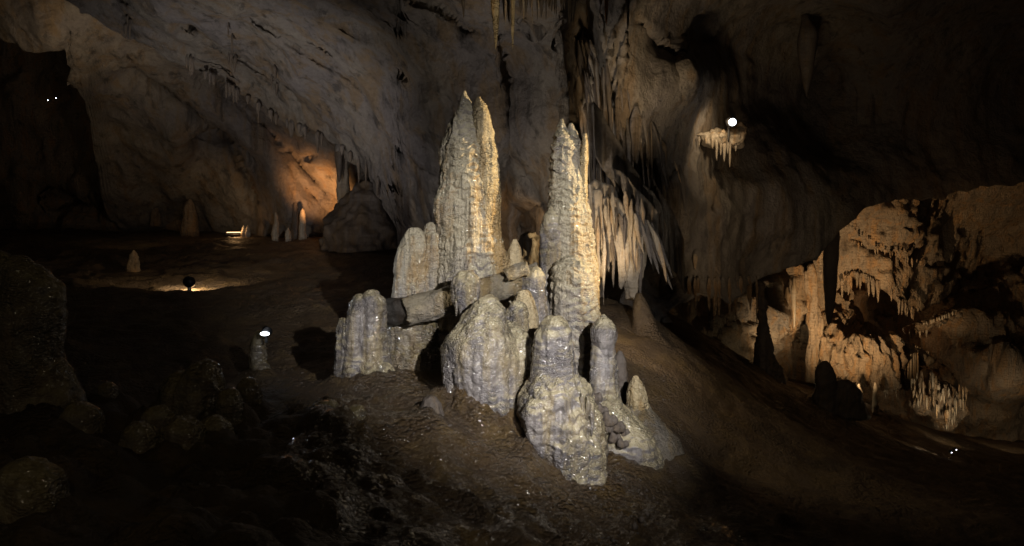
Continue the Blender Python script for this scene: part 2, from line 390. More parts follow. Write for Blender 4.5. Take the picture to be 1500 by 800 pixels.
def floor_build():
    Y = 2.2 * (42 / 2.2) ** np.linspace(0, 1, 430)
    px = np.arange(-420, 1921, 4.0)
    PXg, Yg = np.meshgrid(px, Y)
    X = (PXg - 750) / F * Yg
    Z = floor_z(X, Yg)
    q = np.stack([X, Yg, Z], -1)
    wob = np.stack([X + .5 * fbm(q * .8, 2, 90), Yg + .5 * fbm(q * .8, 2, 91), Z], -1)
    Z = Z + .10 * fbm(wob * .9, 3, 81) + .045 * fbm(wob * 3.1, 3, 82) + .035 * np.maximum(ridged(wob * 2.4, 2, 83), 0) + .016 * fbm(q * 10, 2, 84)
    on = np.exp(-((X - .1 + .25 * (Yg - 7.5)) / 1.7) ** 4 - ((Yg - 7.2) / 2.0) ** 4)
    dn = X * .75 - Yg * .2                                  # the mound sheds flowstone tongues down its right side
    Z = Z + on * (.17 * ridged(np.stack([X * 1.6 + Yg, Yg * 1.3, Z * 0], -1), 3, 85) + .08 * ridged(np.stack([dn * 1.2, (Yg + .4 * X) * 3.4, Z * 0], -1), 3, 86) + .03 * fbm(q * 7, 3, 88))
    rg = np.random.default_rng(4)
    K = np.zeros_like(Z)
    for k in range(260):
        cx, cy = rg.uniform(-6.2, -1.3), rg.uniform(5.0, 8.6); r = rg.uniform(.06, .2); h = r * rg.uniform(.5, 1.1)
        m = (np.abs(X - cx) < 2.5 * r) & (np.abs(Yg - cy) < 2.5 * r)
        K[m] = np.maximum(K[m], h * np.exp(-(((X[m] - cx) ** 2 + (Yg[m] - cy) ** 2) / r ** 2) ** 1.6))
    Z = Z + K; K = np.zeros_like(Z)
    near = np.argwhere((Yg > 6.8) & (Yg < 11.4) & (X > -4.5) & (X < 2.6))
    for o in FORM:
        off = np.array(o.location) + (np.array(o.parent.location) if o.parent else 0)
        vs = np.empty(len(o.data.vertices) * 3, np.float32); o.data.vertices.foreach_get('co', vs); vs = vs.reshape(-1, 3) + off
        lo, hi = vs.min(0) - .4, vs.max(0) + .4
        t = BVHTree.FromPolygons([Vector(v) for v in vs], [tuple(p.vertices) for p in o.data.polygons])
        for i, j in near:
            x, y = X[i, j], Yg[i, j]
            if lo[0] < x < hi[0] and lo[1] < y < hi[1]:
                h = t.find_nearest(Vector((x, y, Z[i, j])), .4)
                if h[0] is not None: K[i, j] = max(K[i, j], .11 * math.exp(-h[3] / .085))
    Z = Z + np.where(Yg > 6.8, K, 0) * (X > -4.5) * (X < 2.6) * (Yg < 11.4) - 0
    V = np.stack([X, Yg, Z], -1); n, c = Z.shape
    idx = np.arange(n * c).reshape(n, c)
    fc = np.stack([idx[:-1, :-1], idx[:-1, 1:], idx[1:, 1:], idx[1:, :-1]], -1).reshape(-1, 4)
    o = tag(link('cave_floor', V.reshape(-1, 3), fc, M_FLOOR), kind='structure')
    o.data.materials.append(M_MOUND)                    # the wet, flowstone-glazed mound in front of the formation
    mid = V[:-1, :-1]; nz = .5 * fbm(mid * 1.3, 3, 87)
    wet = (((mid[..., 0] - .2 + .25 * (mid[..., 1] - 7.5)) / 2.1) ** 2 + ((mid[..., 1] - 7.4) / 2.6) ** 2 + nz) < 1
    o.data.polygons.foreach_set('material_index', wet.astype(np.int32).ravel())
    return o

# ------------------------------------------------------------------ speleothem helpers
def lathe_into(bm, pts, seg=20, seed=0, squash=1.0):
    """pts: list of (centre xyz, radius) from tip to base, closed both ends"""
    rings = []
    for c, r in pts:
        rings.append([bm.verts.new((c[0] + r * math.cos(2 * math.pi * k / seg), c[1] + squash * r * math.sin(2 * math.pi * k / seg), c[2])) for k in range(seg)])
    for a, b in zip(rings, rings[1:]):
        for k in range(seg):
            bm.faces.new((a[k], b[k], b[(k + 1) % seg], a[(k + 1) % seg]))
    bm.faces.new(rings[0]); bm.faces.new(rings[-1][::-1])

def chain_pts(ch, Y):
    out = []
    ch = [(*q, 0.0) if len(q) == 3 else q for q in ch]
    px, py, r, d = (np.array([q[i] for q in ch], float) for i in range(4))
    t = np.concatenate([[0], np.cumsum(np.hypot(np.diff(px), np.diff(py)))])
    n = max(8, int(t[-1] / 5)); tt = np.linspace(0, t[-1], n)
    for s in tt:
        yy = Y + np.interp(s, t, d)
        out.append((P(np.interp(s, t, px), np.interp(s, t, py), yy), max(np.interp(s, t, r), .8) * mpp(yy)))
    tip, rt = out[0]                                    # round the tip
    out.insert(0, (tip + np.array([0, 0, rt * (.9 if ch[0][2] < 6 else .3)]), rt * .6))
    return out

FORM = []
def union(name, chains, Y, mat, parent=None, origin=None, voxel=.015, lump=.03, lf=3.0, flute=.016, ff=11.0, terr=.014, tf=11.0, smooth=2, seed=1, squash=1.0, fine=.008, tongue=None, tg=5.5):
    bm = bmesh.new()
    for ch in chains: lathe_into(bm, chain_pts(ch, Y), squash=squash)
    bmesh.ops.recalc_face_normals(bm, faces=bm.faces[:])
    me = bpy.data.meshes.new('tmp'); bm.to_mesh(me); bm.free()
    to = bpy.data.objects.new('tmp', me); COL.objects.link(to)
    md = to.modifiers.new('r', 'REMESH'); md.mode = 'VOXEL'; md.voxel_size = voxel
    ms = to.modifiers.new('s', 'SMOOTH'); ms.iterations = smooth; ms.factor = .5
    dg = bpy.context.evaluated_depsgraph_get(); ev = to.evaluated_get(dg)
    m2 = bpy.data.meshes.new_from_object(ev)
    bpy.data.objects.remove(to); bpy.data.meshes.remove(me)
    n = len(m2.vertices)
    if tongue is None: tongue = .045 if mat in (M_BOSS, M_DARKBOSS) else .02 if mat in (M_FLOW, M_YEL) else 0
    if mat is M_BOSS: fine *= .5; flute *= .8; ff *= 1.4; terr *= 1.4
    co = np.empty(n * 3, np.float32); m2.vertices.foreach_get('co', co); co = co.reshape(-1, 3)
    nr = np.empty(n * 3, np.float32); m2.vertex_normals.foreach_get('vector', nr); nr = nr.reshape(-1, 3)
    side = np.sqrt(np.clip(1 - nr[:, 2] ** 2, 0, 1))
    d = lump * fbm(co * lf, 3, seed)
    if tongue:                                          # pillowy tongues of calcite, longer than wide, with a finer set on top
        wq = co + .05 * np.stack([vnoise(co * 4, seed + 50), vnoise(co * 4, seed + 51), vnoise(co * 4, seed + 52)], -1)
        d = d + tongue * (.6 - worley(wq * np.array([tg, tg, tg * .42]), seed + 60) ** 2) + .4 * tongue * (.6 - worley(wq * np.array([tg, tg, tg * .5]) * 2.3, seed + 63) ** 2)
    d = d + flute * ridged(co * np.array([ff, ff, ff * .09]), 2, seed + 5) * side
    # overlapping shells of flowstone: a saw-tooth down the height, broken up sideways
    ph = co[:, 2] * tf + 1.6 * fbm(co * np.array([3.5, 3.5, 1.2]), 3, seed + 8) + .5 * vnoise(co * 11, seed + 9)
    saw = ph - np.floor(ph)
    d = d + terr * (np.where(saw < .8, (.8 - saw) / .8, (saw - .8) / .2) - .5) * side * (0.5 + .5 * vnoise(co * 2.3, seed + 11))
    ph = co[:, 2] * tf * 3.4 + 2.2 * fbm(co * np.array([6, 6, 2.5]), 3, seed + 14) + .6 * vnoise(co * 16, seed + 15)
    saw = ph - np.floor(ph)
    d = d + .30 * terr * (np.where(saw < .75, (.75 - saw) / .75, (saw - .75) / .25) - .5) * side * (.6 + .6 * vnoise(co * 3.7, seed + 16))
    d = d + fine * fbm(co * 19, 3, seed + 12, .7)
    tips = np.array([P(c[0][0], c[0][1], Y + (c[0][3] if len(c[0]) > 3 else 0)) for c in chains if c[0][2] < 6])
    if len(tips):                                       # thin tips keep their point
        dist = np.sqrt(((co[:, None] - tips[None]) ** 2).sum(-1)).min(1); d = d * (.2 + .8 * sstep(.0, .28, dist))
    co = co + nr * d[:, None].astype(np.float32)
    if origin is None:
        origin = np.array(parent.location) if parent is not None else np.array([co[:, 0].mean(), co[:, 1].mean(), co[:, 2].min()])
    co = co - np.asarray(origin, np.float32)
    m2.vertices.foreach_set('co', co.ravel()); m2.update()
    m2.polygons.foreach_set('use_smooth', [True] * len(m2.polygons))
    m2.materials.clear(); m2.materials.append(mat); m2.name = name
    o = bpy.data.objects.new(name, m2); COL.objects.link(o)
    if parent is not None: o.parent = parent; o.location = np.asarray(origin) - np.array(parent.location)
    else: o.location = origin
    if 7.5 < Y < 11: FORM.append(o)
    return o

def spike(name, px, y0, y1, Y, w, mat, parent=None, tip=.12, seed=0, bend=0.0, seg=12, rings=18, lump=.25, flat=1.0, tiltx=0.0, on=None, up=False):
    """one hanging stalactite (y1 > y0), w photo pixels wide. on: rock it grows from along its back; up: runs straight up into the ceiling"""
    if on is not None:
        Y = min(surf(px, y0, on, Y), surf(px, (y0 + y1) / 2, on, Y), surf(px + tiltx, y1, on, Y)) - .25 * w * mpp(Y)
    a = P(px, y0, Y); b = P(px + tiltx, y1, Y)
    r0 = w * .5 * mpp(Y)
    if up:
        h = T_CEIL.ray_cast(Vector(b), Vector((0, 0, 1)))
        if h[0] is not None:
            k = max(h[0].z + .1 - b[2], .1) / (a[2] - b[2]); a = np.array([b[0] + (a[0] - b[0]) * k, b[1], h[0].z + .1]); r0 *= min(max(k, .6), 1.6)
    ln = np.linalg.norm(b - a)
    t = np.linspace(0, 1, rings)
    prof = r0 * ((1 - t) ** .75 * (1 - tip) + tip * np.sqrt(np.clip(1 - t ** 6, 0, 1)))
    if not up: prof *= .3 + .7 * sstep(0, .28, t)
    ang = np.linspace(0, 2 * np.pi, seg, endpoint=False)
    c = a[None] + (b - a)[None] * t[:, None]
    c[:, 0] += bend * ln * np.sin(t * 3.1) * .5 + .35 * r0 * fbm(np.stack([t * ln / max(r0, .02) * .14, t * 0 + seed * 1.7, t * 0], -1), 2, seed) * sstep(0, .2, t)
    if on is not None: c[:, 1] += .6 * r0 * (1 - sstep(0, .25, t))
    V = np.zeros((rings, seg, 3))
    for k in range(rings):
        V[k, :, 0] = c[k, 0] + prof[k] * np.cos(ang); V[k, :, 1] = c[k, 1] + flat * prof[k] * np.sin(ang); V[k, :, 2] = c[k, 2]
    cc = c[:, None]
    nz = lump * fbm(np.stack(np.broadcast_arrays(np.cos(ang)[None] * 1.6 + seed * 3.7, np.sin(ang)[None] * 1.6, (t * ln / max(r0, .02) * .25)[:, None]), -1), 3, seed)
    V = cc + (V - cc) * (1 + nz[..., None] * 1.6)
    V = V.reshape(-1, 3)
    faces = [(i * seg + k, i * seg + (k + 1) % seg, (i + 1) * seg + (k + 1) % seg, (i + 1) * seg + k) for i in range(rings - 1) for k in range(seg)]
    faces += [tuple(range(seg))[::-1], tuple(range((rings - 1) * seg, rings * seg))]
    return link(name, V, faces, mat, parent, origin=None if parent is not None else a)

# ------------------------------------------------------------------ the central formation
YT = 10.6
# tall left tower with two tips
o_a = P(690, 430, YT)
ta = empty('stalagmite', o_a, 'tallest stalagmite, grey and yellow scalloped tower with two pointed tips side by side', 'stalagmite')
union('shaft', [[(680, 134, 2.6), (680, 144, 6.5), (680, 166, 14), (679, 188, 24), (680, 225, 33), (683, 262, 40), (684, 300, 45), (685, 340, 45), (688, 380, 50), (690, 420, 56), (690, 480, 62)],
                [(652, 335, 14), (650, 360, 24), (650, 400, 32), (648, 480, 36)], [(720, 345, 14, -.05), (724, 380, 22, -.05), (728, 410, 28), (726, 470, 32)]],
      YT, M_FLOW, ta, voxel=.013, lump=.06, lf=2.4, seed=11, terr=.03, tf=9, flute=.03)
union('side_spire', [[(701, 145, 3.4), (703, 155, 8.5), (706, 180, 13), (710, 210, 16), (713, 250, 18), (712, 300, 20), (712, 345, 18), (718, 380, 22), (722, 420, 26), (722, 470, 28)]],
      YT - .1, M_YEL, ta, voxel=.013, lump=.04, seed=13, terr=.024, tf=10, flute=.02)  # yellower stone carries some of the warm side light in its colour
tb = empty('stalagmite', P(604, 440, 10.5), 'rounded shoulder stalagmite leaning on the left side of the tallest tower', 'stalagmite')
union('shaft', [[(607, 337, 7), (607, 350, 15), (605, 370, 21), (604, 400, 25), (602, 430, 27), (602, 490, 32)]], 10.45, M_FLOW, tb, lump=.035, seed=15, terr=.012)
union('knob', [[(632, 330, 6), (632, 345, 13), (631, 370, 17), (630, 410, 19), (628, 480, 22)]], 10.5, M_FLOW, tb, lump=.03, seed=16, terr=.012)
# tall right tower
tk = empty('stalagmite', P(834, 480, YT), 'tall right-hand stalagmite with three thin tips and overlapping fish-scale shells', 'stalagmite')
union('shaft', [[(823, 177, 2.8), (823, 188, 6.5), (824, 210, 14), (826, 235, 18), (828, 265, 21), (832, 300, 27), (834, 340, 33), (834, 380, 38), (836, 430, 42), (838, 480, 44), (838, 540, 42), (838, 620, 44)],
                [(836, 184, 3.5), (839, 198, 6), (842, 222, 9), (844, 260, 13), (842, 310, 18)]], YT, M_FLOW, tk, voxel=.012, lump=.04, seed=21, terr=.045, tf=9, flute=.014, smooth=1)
union('spire', [[(857, 198, 3.2), (857, 212, 4.8), (855, 240, 5.5), (853, 275, 6), (850, 310, 9), (848, 350, 12)]], YT - .05, M_YEL, tk, voxel=.01, lump=.02, seed=22, terr=.008, smooth=1)
union('knob', [[(808, 307, 5), (808, 316, 11), (808, 340, 14), (809, 380, 17), (812, 440, 20), (814, 520, 22)]], YT - .12, M_BOSS, tk, lump=.03, seed=23, terr=.012)
union('buttress', [[(838, 380, 12), (838, 388, 22), (838, 405, 29), (840, 440, 34), (842, 490, 37), (842, 540, 35), (842, 620, 36)]], YT - .4, M_FLOW, tk, lump=.035, seed=24, terr=.045, tf=10)
# small ones between the towers
tag(union('stalagmite', [[(754, 355, 5), (754, 364, 9), (754, 380, 10.5), (755, 395, 12), (756, 440, 15)]], 10.5, M_YEL, seed=31, lump=.02, terr=.01, voxel=.014),
    'short pinkish round-headed stalagmite standing between the two tall towers', 'stalagmite')
tag(union('rock_fragment', [[(772, 340, 12), (774, 352, 17), (773, 375, 16), (772, 400, 18), (772, 430, 18)]], 11.8, M_DRAPE, seed=33, lump=.12, lf=5, terr=.0, flute=.03, voxel=.018),
    'pitted brown rock fragment in the gap behind the short pinkish stalagmite', 'rock')
# broken column lying like a log
def log():
    root = empty('fallen_column', P(665, 455, 9.9), 'broken stone column lying like a log across the formation, dark at its left end', 'fallen column')
    A = P(594, 456, 9.75); B = P(790, 404, 10.05)
    ax = (B - A) / np.linalg.norm(B - A); up = np.array([0, 0, 1.0]); up = up - ax * (up @ ax); up /= np.linalg.norm(up); sd = np.cross(ax, up)
    def tube(A0, A1, r0, r1, seed, mat, nm, nrow=70, seg=40, sq=.8, lump=.02):
        t = np.linspace(0, 1, nrow); an = np.linspace(0, 2 * np.pi, seg, endpoint=False)
        V = np.zeros((nrow, seg, 3))
        for i in range(nrow):
            c = A0 + (A1 - A0) * t[i]; r = r0 + (r1 - r0) * t[i]
            n = fbm(np.stack([np.cos(an) * 1.8, np.sin(an) * 1.8, np.full(seg, t[i] * 3.0)], -1), 4, seed)
            rr = r * (1 + .22 * n)
            ca = np.sign(np.cos(an)) * np.abs(np.cos(an)) ** .9; sa = np.sign(np.sin(an)) * np.abs(np.sin(an)) ** .9
            V[i] = c + rr[:, None] * (ca[:, None] * up + sq * sa[:, None] * sd)
            V[i] += (lump * fbm(V[i] * np.array([6, 6, 22]), 3, seed + 3))[:, None] * up
        rag = .07 * fbm(np.stack([np.cos(an) * 2.2, np.sin(an) * 2.2, an * 0], -1), 3, seed + 7)
        for i, k in ((0, 1), (1, .8), (2, .5), (nrow - 1, 1), (nrow - 2, .8), (nrow - 3, .5)): V[i] += (rag * k)[:, None] * ax
        f = [(i * seg + k, i * seg + (k + 1) % seg, (i + 1) * seg + (k + 1) % seg, (i + 1) * seg + k) for i in range(nrow - 1) for k in range(seg)]
        f += [tuple(range(seg))[::-1], tuple(range((nrow - 1) * seg, nrow * seg))]
        return link(nm, V.reshape(-1, 3), f, mat, root)
    m = mpp(9.8)
    tube(A, B, 21 * m, 19 * m, 41, M_LOG, 'shaft')
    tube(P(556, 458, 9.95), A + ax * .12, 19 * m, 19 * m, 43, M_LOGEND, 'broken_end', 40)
    tube(P(742, 402, 9.75), P(772, 392, 9.8), 9 * m, 10 * m, 44, M_LOG, 'broken_slab', 24)
    tag(bpy.data.objects[root.name], None)
log()
te = empty('flowstone_boss', P(683, 430, 9.45), 'cream flowstone dome grown on top of the fallen column, dripping down its front', 'flowstone boss')
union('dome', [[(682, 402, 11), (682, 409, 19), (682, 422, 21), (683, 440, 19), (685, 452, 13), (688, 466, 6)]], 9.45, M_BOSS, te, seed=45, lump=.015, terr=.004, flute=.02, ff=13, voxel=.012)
for i, (x, y0, y1, w) in enumerate([(668, 436, 464, 7), (676, 440, 470, 8), (690, 445, 478, 12), (697, 436, 460, 7), (684, 445, 468, 8)]):
    spike('drip', x, y0, y1, 9.33, w, M_BOSS, te, seed=i, tip=.2)
# left twin-headed boss and the shaded flowstone under the log
tc_ = empty('flowstone_boss', P(535, 560, 9.8), 'twin-headed wet stalagmite at the left end of the fallen column', 'flowstone boss')
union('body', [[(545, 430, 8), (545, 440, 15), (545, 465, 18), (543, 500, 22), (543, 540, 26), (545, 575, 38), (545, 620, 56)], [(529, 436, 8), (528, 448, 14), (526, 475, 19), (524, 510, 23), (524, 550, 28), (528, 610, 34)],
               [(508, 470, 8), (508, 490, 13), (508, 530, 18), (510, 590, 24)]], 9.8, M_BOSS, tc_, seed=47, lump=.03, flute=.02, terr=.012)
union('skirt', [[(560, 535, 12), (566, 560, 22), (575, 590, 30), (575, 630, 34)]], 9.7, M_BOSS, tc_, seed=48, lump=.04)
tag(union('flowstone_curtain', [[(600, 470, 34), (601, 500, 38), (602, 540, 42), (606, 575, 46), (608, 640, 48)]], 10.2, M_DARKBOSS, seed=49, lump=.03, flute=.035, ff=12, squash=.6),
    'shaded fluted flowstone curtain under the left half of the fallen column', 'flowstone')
# big middle boss
th = empty('flowstone_boss', P(712, 620, 8.95), 'broad cream-topped boss in the middle front, in front of the fallen column', 'flowstone boss')
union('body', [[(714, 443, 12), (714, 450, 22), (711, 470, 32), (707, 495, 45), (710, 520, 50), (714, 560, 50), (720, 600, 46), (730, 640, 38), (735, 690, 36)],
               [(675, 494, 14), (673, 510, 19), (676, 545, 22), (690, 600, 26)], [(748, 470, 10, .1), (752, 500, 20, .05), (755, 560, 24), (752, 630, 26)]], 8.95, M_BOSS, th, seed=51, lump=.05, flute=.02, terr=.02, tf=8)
union('knob', [[(757, 446, 9), (757, 455, 14), (757, 470, 15), (757, 500, 16)]], 9.15, M_BOSS, th, seed=53, lump=.02)
union('side_column', [[(663, 546, 5), (662, 556, 8), (662, 580, 8), (663, 620, 11)]], 8.85, M_BOSS, th, seed=54, lump=.015, voxel=.012, terr=.006)
tag(union('stalagmite', [[(768, 427, 7), (768, 436, 12), (769, 455, 15), (770, 480, 17), (770, 540, 20)]], 9.5, M_YEL, seed=55, lump=.02, terr=.008, voxel=.014),
    'small ochre knob stalagmite between the middle boss and the sparkling front boss', 'stalagmite')
tag(union('stalagmite', [[(779, 394, 9), (780, 402, 15), (781, 420, 17), (784, 450, 18), (786, 500, 20), (788, 560, 24)]], 9.95, M_BOSS, seed=56, lump=.025, terr=.01),
    'pale grey stalagmite at the right end of the fallen column, below the gap between towers', 'stalagmite')
# front boss with the sparkling body that runs down the slope
ti = empty('flowstone_boss', P(825, 680, 8.5), 'front flowstone boss with a small head and wide sparkling lilac body spilling down the slope', 'flowstone boss')
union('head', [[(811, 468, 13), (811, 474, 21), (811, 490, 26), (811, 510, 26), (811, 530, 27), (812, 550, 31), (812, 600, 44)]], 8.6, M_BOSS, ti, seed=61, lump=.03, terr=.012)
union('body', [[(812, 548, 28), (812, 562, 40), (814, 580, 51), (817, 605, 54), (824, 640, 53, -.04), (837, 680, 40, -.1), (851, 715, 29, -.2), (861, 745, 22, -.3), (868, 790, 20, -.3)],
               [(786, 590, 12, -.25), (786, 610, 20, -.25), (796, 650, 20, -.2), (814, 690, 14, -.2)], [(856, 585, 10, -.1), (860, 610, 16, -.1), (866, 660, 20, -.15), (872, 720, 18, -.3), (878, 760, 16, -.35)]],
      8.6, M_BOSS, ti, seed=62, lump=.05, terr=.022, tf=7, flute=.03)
union('apron', [[(752, 600, 14, .15), (758, 625, 26, .1), (764, 660, 36), (772, 720, 44)], [(735, 612, 12), (738, 630, 20), (742, 680, 28)]], 8.6, M_MOUND, ti, seed=63, lump=.05, terr=.012)
for i, (x, y0, y1, w) in enumerate([(853, 575, 612, 9), (861, 580, 622, 9), (867, 590, 640, 10)]):
    spike('drip', x, y0, y1, 8.35, w, M_BOSS, ti, seed=20 + i, tip=.3)
union('apron', [[(690, 560, 26, -.1), (696, 600, 44, -.15), (704, 660, 54, -.15)], [(664, 575, 8), (660, 600, 18), (658, 650, 26)]], 8.95, M_MOUND, th, seed=57, lump=.05)
# right pillar
tl = empty('stalagmite', P(884, 600, 9.4), 'slim pale pillar with a bulbous head, right of the tall scaly tower', 'stalagmite')
union('head', [[(884, 465, 4), (884, 471, 11), (884, 482, 17), (884, 495, 17), (884, 506, 14), (884, 520, 13)]], 9.4, M_BOSS, tl, seed=65, lump=.015, voxel=.012, terr=.004, flute=.004)
union('shaft', [[(884, 500, 13), (883, 515, 13), (884, 540, 16), (886, 570, 18), (891, 595, 23), (900, 620, 36), (908, 645, 50), (914, 690, 62)]], 9.4, M_BOSS, tl, seed=66, lump=.02, voxel=.014)
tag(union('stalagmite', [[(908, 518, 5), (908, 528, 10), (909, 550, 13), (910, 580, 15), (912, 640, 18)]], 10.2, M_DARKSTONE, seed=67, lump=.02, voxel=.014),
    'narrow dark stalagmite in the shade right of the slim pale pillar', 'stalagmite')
tn = empty('stalagmite', P(932, 620, 9.7), 'stubby tan stalagmite on a cone base at the right edge of the formation', 'stalagmite')
union('knob', [[(931, 555, 5), (932, 562, 10), (933, 575, 13), (934, 590, 14), (934, 615, 16)]], 9.7, M_YEL, tn, seed=68, lump=.025, voxel=.013)
union('cone', [[(934, 588, 14), (934, 605, 22), (938, 622, 34), (944, 645, 50), (950, 690, 66)]], 9.7, M_LOG, tn, seed=69, lump=.03, voxel=.015)
tag(union('flowstone_mound', [[(936, 432, 5), (938, 450, 10), (944, 480, 20), (955, 515, 36), (968, 550, 60), (980, 600, 90)], [(985, 515, 14), (1000, 545, 36), (1012, 580, 60), (1020, 640, 90)]], 13.2, M_FLOOR, seed=70, lump=.10, lf=1.0, terr=.004, flute=.03, ff=3, voxel=.035),
    'smooth tan flowstone cone sloping down to the right behind the formation', 'flowstone')
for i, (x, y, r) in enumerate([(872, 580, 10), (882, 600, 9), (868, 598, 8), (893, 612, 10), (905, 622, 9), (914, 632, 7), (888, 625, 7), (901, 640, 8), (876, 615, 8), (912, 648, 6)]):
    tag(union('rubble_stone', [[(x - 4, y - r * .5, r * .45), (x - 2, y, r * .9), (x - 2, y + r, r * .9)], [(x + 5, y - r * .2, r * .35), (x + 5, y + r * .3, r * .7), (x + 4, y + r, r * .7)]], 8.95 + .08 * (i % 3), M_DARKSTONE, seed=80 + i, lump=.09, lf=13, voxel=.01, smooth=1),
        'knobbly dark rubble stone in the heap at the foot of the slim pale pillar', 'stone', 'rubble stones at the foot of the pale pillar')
for i, (x, y, r, lb) in enumerate([(930, 770, 5, 'small dark loose stone on the mud slope right of the front boss'), (940, 760, 4, 'tiny loose stone beside a larger one on the mud slope right of the front boss')]):
    tag(union('loose_stone', [[(x, y - r * .5, r * .5), (x, y, r), (x, y + r, r * .9)]], 7.5, M_DARKSTONE, seed=95 + i, lump=.03, lf=12, voxel=.008), lb, 'stone')

# ------------------------------------------------------------------ dark bosses in the left foreground
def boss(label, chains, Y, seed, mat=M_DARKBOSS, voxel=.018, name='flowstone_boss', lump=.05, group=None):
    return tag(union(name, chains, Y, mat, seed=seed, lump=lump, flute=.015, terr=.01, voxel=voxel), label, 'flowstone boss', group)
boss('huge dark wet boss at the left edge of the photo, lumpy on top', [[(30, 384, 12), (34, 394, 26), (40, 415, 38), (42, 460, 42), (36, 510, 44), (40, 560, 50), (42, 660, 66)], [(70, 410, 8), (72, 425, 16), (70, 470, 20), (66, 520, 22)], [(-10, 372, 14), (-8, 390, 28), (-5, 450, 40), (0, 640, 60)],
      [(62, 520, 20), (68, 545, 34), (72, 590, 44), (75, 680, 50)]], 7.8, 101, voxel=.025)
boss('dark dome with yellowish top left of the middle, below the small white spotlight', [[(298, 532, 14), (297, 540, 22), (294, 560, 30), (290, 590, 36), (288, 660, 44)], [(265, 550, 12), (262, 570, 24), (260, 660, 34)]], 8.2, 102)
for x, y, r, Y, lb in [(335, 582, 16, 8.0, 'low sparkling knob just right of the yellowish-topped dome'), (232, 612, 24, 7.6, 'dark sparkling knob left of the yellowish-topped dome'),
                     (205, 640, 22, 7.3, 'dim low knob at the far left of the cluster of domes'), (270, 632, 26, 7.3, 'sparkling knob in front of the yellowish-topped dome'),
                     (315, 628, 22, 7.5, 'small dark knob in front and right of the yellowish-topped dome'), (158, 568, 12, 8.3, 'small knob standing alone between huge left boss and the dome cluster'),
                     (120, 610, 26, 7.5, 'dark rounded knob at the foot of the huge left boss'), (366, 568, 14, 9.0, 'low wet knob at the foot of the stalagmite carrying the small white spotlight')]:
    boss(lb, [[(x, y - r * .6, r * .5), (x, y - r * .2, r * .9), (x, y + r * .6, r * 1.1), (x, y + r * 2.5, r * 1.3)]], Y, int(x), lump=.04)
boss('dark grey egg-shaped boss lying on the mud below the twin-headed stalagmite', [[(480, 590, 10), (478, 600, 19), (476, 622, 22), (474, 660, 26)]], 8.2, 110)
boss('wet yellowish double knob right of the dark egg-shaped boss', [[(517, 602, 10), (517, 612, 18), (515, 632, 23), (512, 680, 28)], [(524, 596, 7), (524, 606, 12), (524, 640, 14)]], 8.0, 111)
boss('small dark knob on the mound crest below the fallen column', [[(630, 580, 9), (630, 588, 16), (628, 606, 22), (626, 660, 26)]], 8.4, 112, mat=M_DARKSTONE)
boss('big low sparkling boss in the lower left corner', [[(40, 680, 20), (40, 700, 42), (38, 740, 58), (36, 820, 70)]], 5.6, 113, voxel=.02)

# ------------------------------------------------------------------ middle-distance and far stalagmites (left)
def far_stal(px, y0, y1, w, Y, mat, label, seed, group=None, voxel=None):
    h = y1 - y0
    return tag(union('stalagmite', [[(px, y0, w * .12), (px, y0 + h * .12, w * .26), (px, y0 + h * .45, w * .38), (px, y1, w * .5), (px, y1 + 14, w * .56)]], Y, mat, seed=seed, lump=.05, lf=3, terr=.03, tf=5, voxel=voxel or .03),
               label, 'stalagmite', group)
far_stal(379, 488, 556, 34, 10.8, M_DARKBOSS, 'lone dark stalagmite carrying the small white spotlight on its top', 201, voxel=.02)
far_stal(278, 294, 340, 26, 27, M_FAR, 'broad grey stalagmite on the far left floor, left of the glowing strip', 202)
far_stal(196, 368, 396, 20, 19.5, M_FAR, 'small dim stalagmite on the floor behind the round floodlight', 203)
far_stal(30, 281, 300, 16, 28, M_FAR, 'faint stump in the dark at the far left edge of the cave', 204)
far_stal(228, 301, 318, 14, 28, M_FAR, 'faint small stump left of the broad grey far stalagmite', 205)
far_stal(404, 311, 350, 10, 24.5, M_DRAPE, 'thin bright stalagmite lit orange in the far left recess', 206)
far_stal(422, 334, 354, 9, 24.2, M_DRAPE, 'tiny stalagmite right of the thin bright one in the far recess', 207)
far_stal(433, 289, 348, 14, 25, M_DARKSTONE, 'tall dark ringed stalagmite in the far recess before the orange wall', 208)
far_stal(443, 306, 348, 12, 24.6, M_DRAPE, 'banded stalagmite just right of the tall dark ringed one in the far recess', 209)
far_stal(357, 330, 343, 7, 25.5, M_DRAPE, 'little pale stump, left one of two by the glowing strip', 210)
far_stal(363, 330, 343, 7, 25.5, M_DRAPE, 'little pale stump, right one of two by the glowing strip', 211)
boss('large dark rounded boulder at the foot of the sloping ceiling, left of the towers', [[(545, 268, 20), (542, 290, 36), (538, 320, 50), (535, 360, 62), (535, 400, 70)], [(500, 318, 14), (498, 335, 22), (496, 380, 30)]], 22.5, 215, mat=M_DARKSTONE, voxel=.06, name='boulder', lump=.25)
tag(union('column', [[(505, 195, 14), (504, 220, 11), (503, 260, 9), (503, 300, 9), (498, 330, 13), (494, 370, 20)]], 23, M_DRAPE, seed=216, voxel=.04, lump=.08), 'brown rock column beside the orange-lit recess on the left', 'column')
spike('stalactite', 496, 196, 268, 22.6, 17, M_DARKSTONE, seed=217, tip=.2); tag(bpy.context.scene.objects['stalactite'], 'broad dark stalactite hanging in front of the orange-lit recess', 'stalactite')

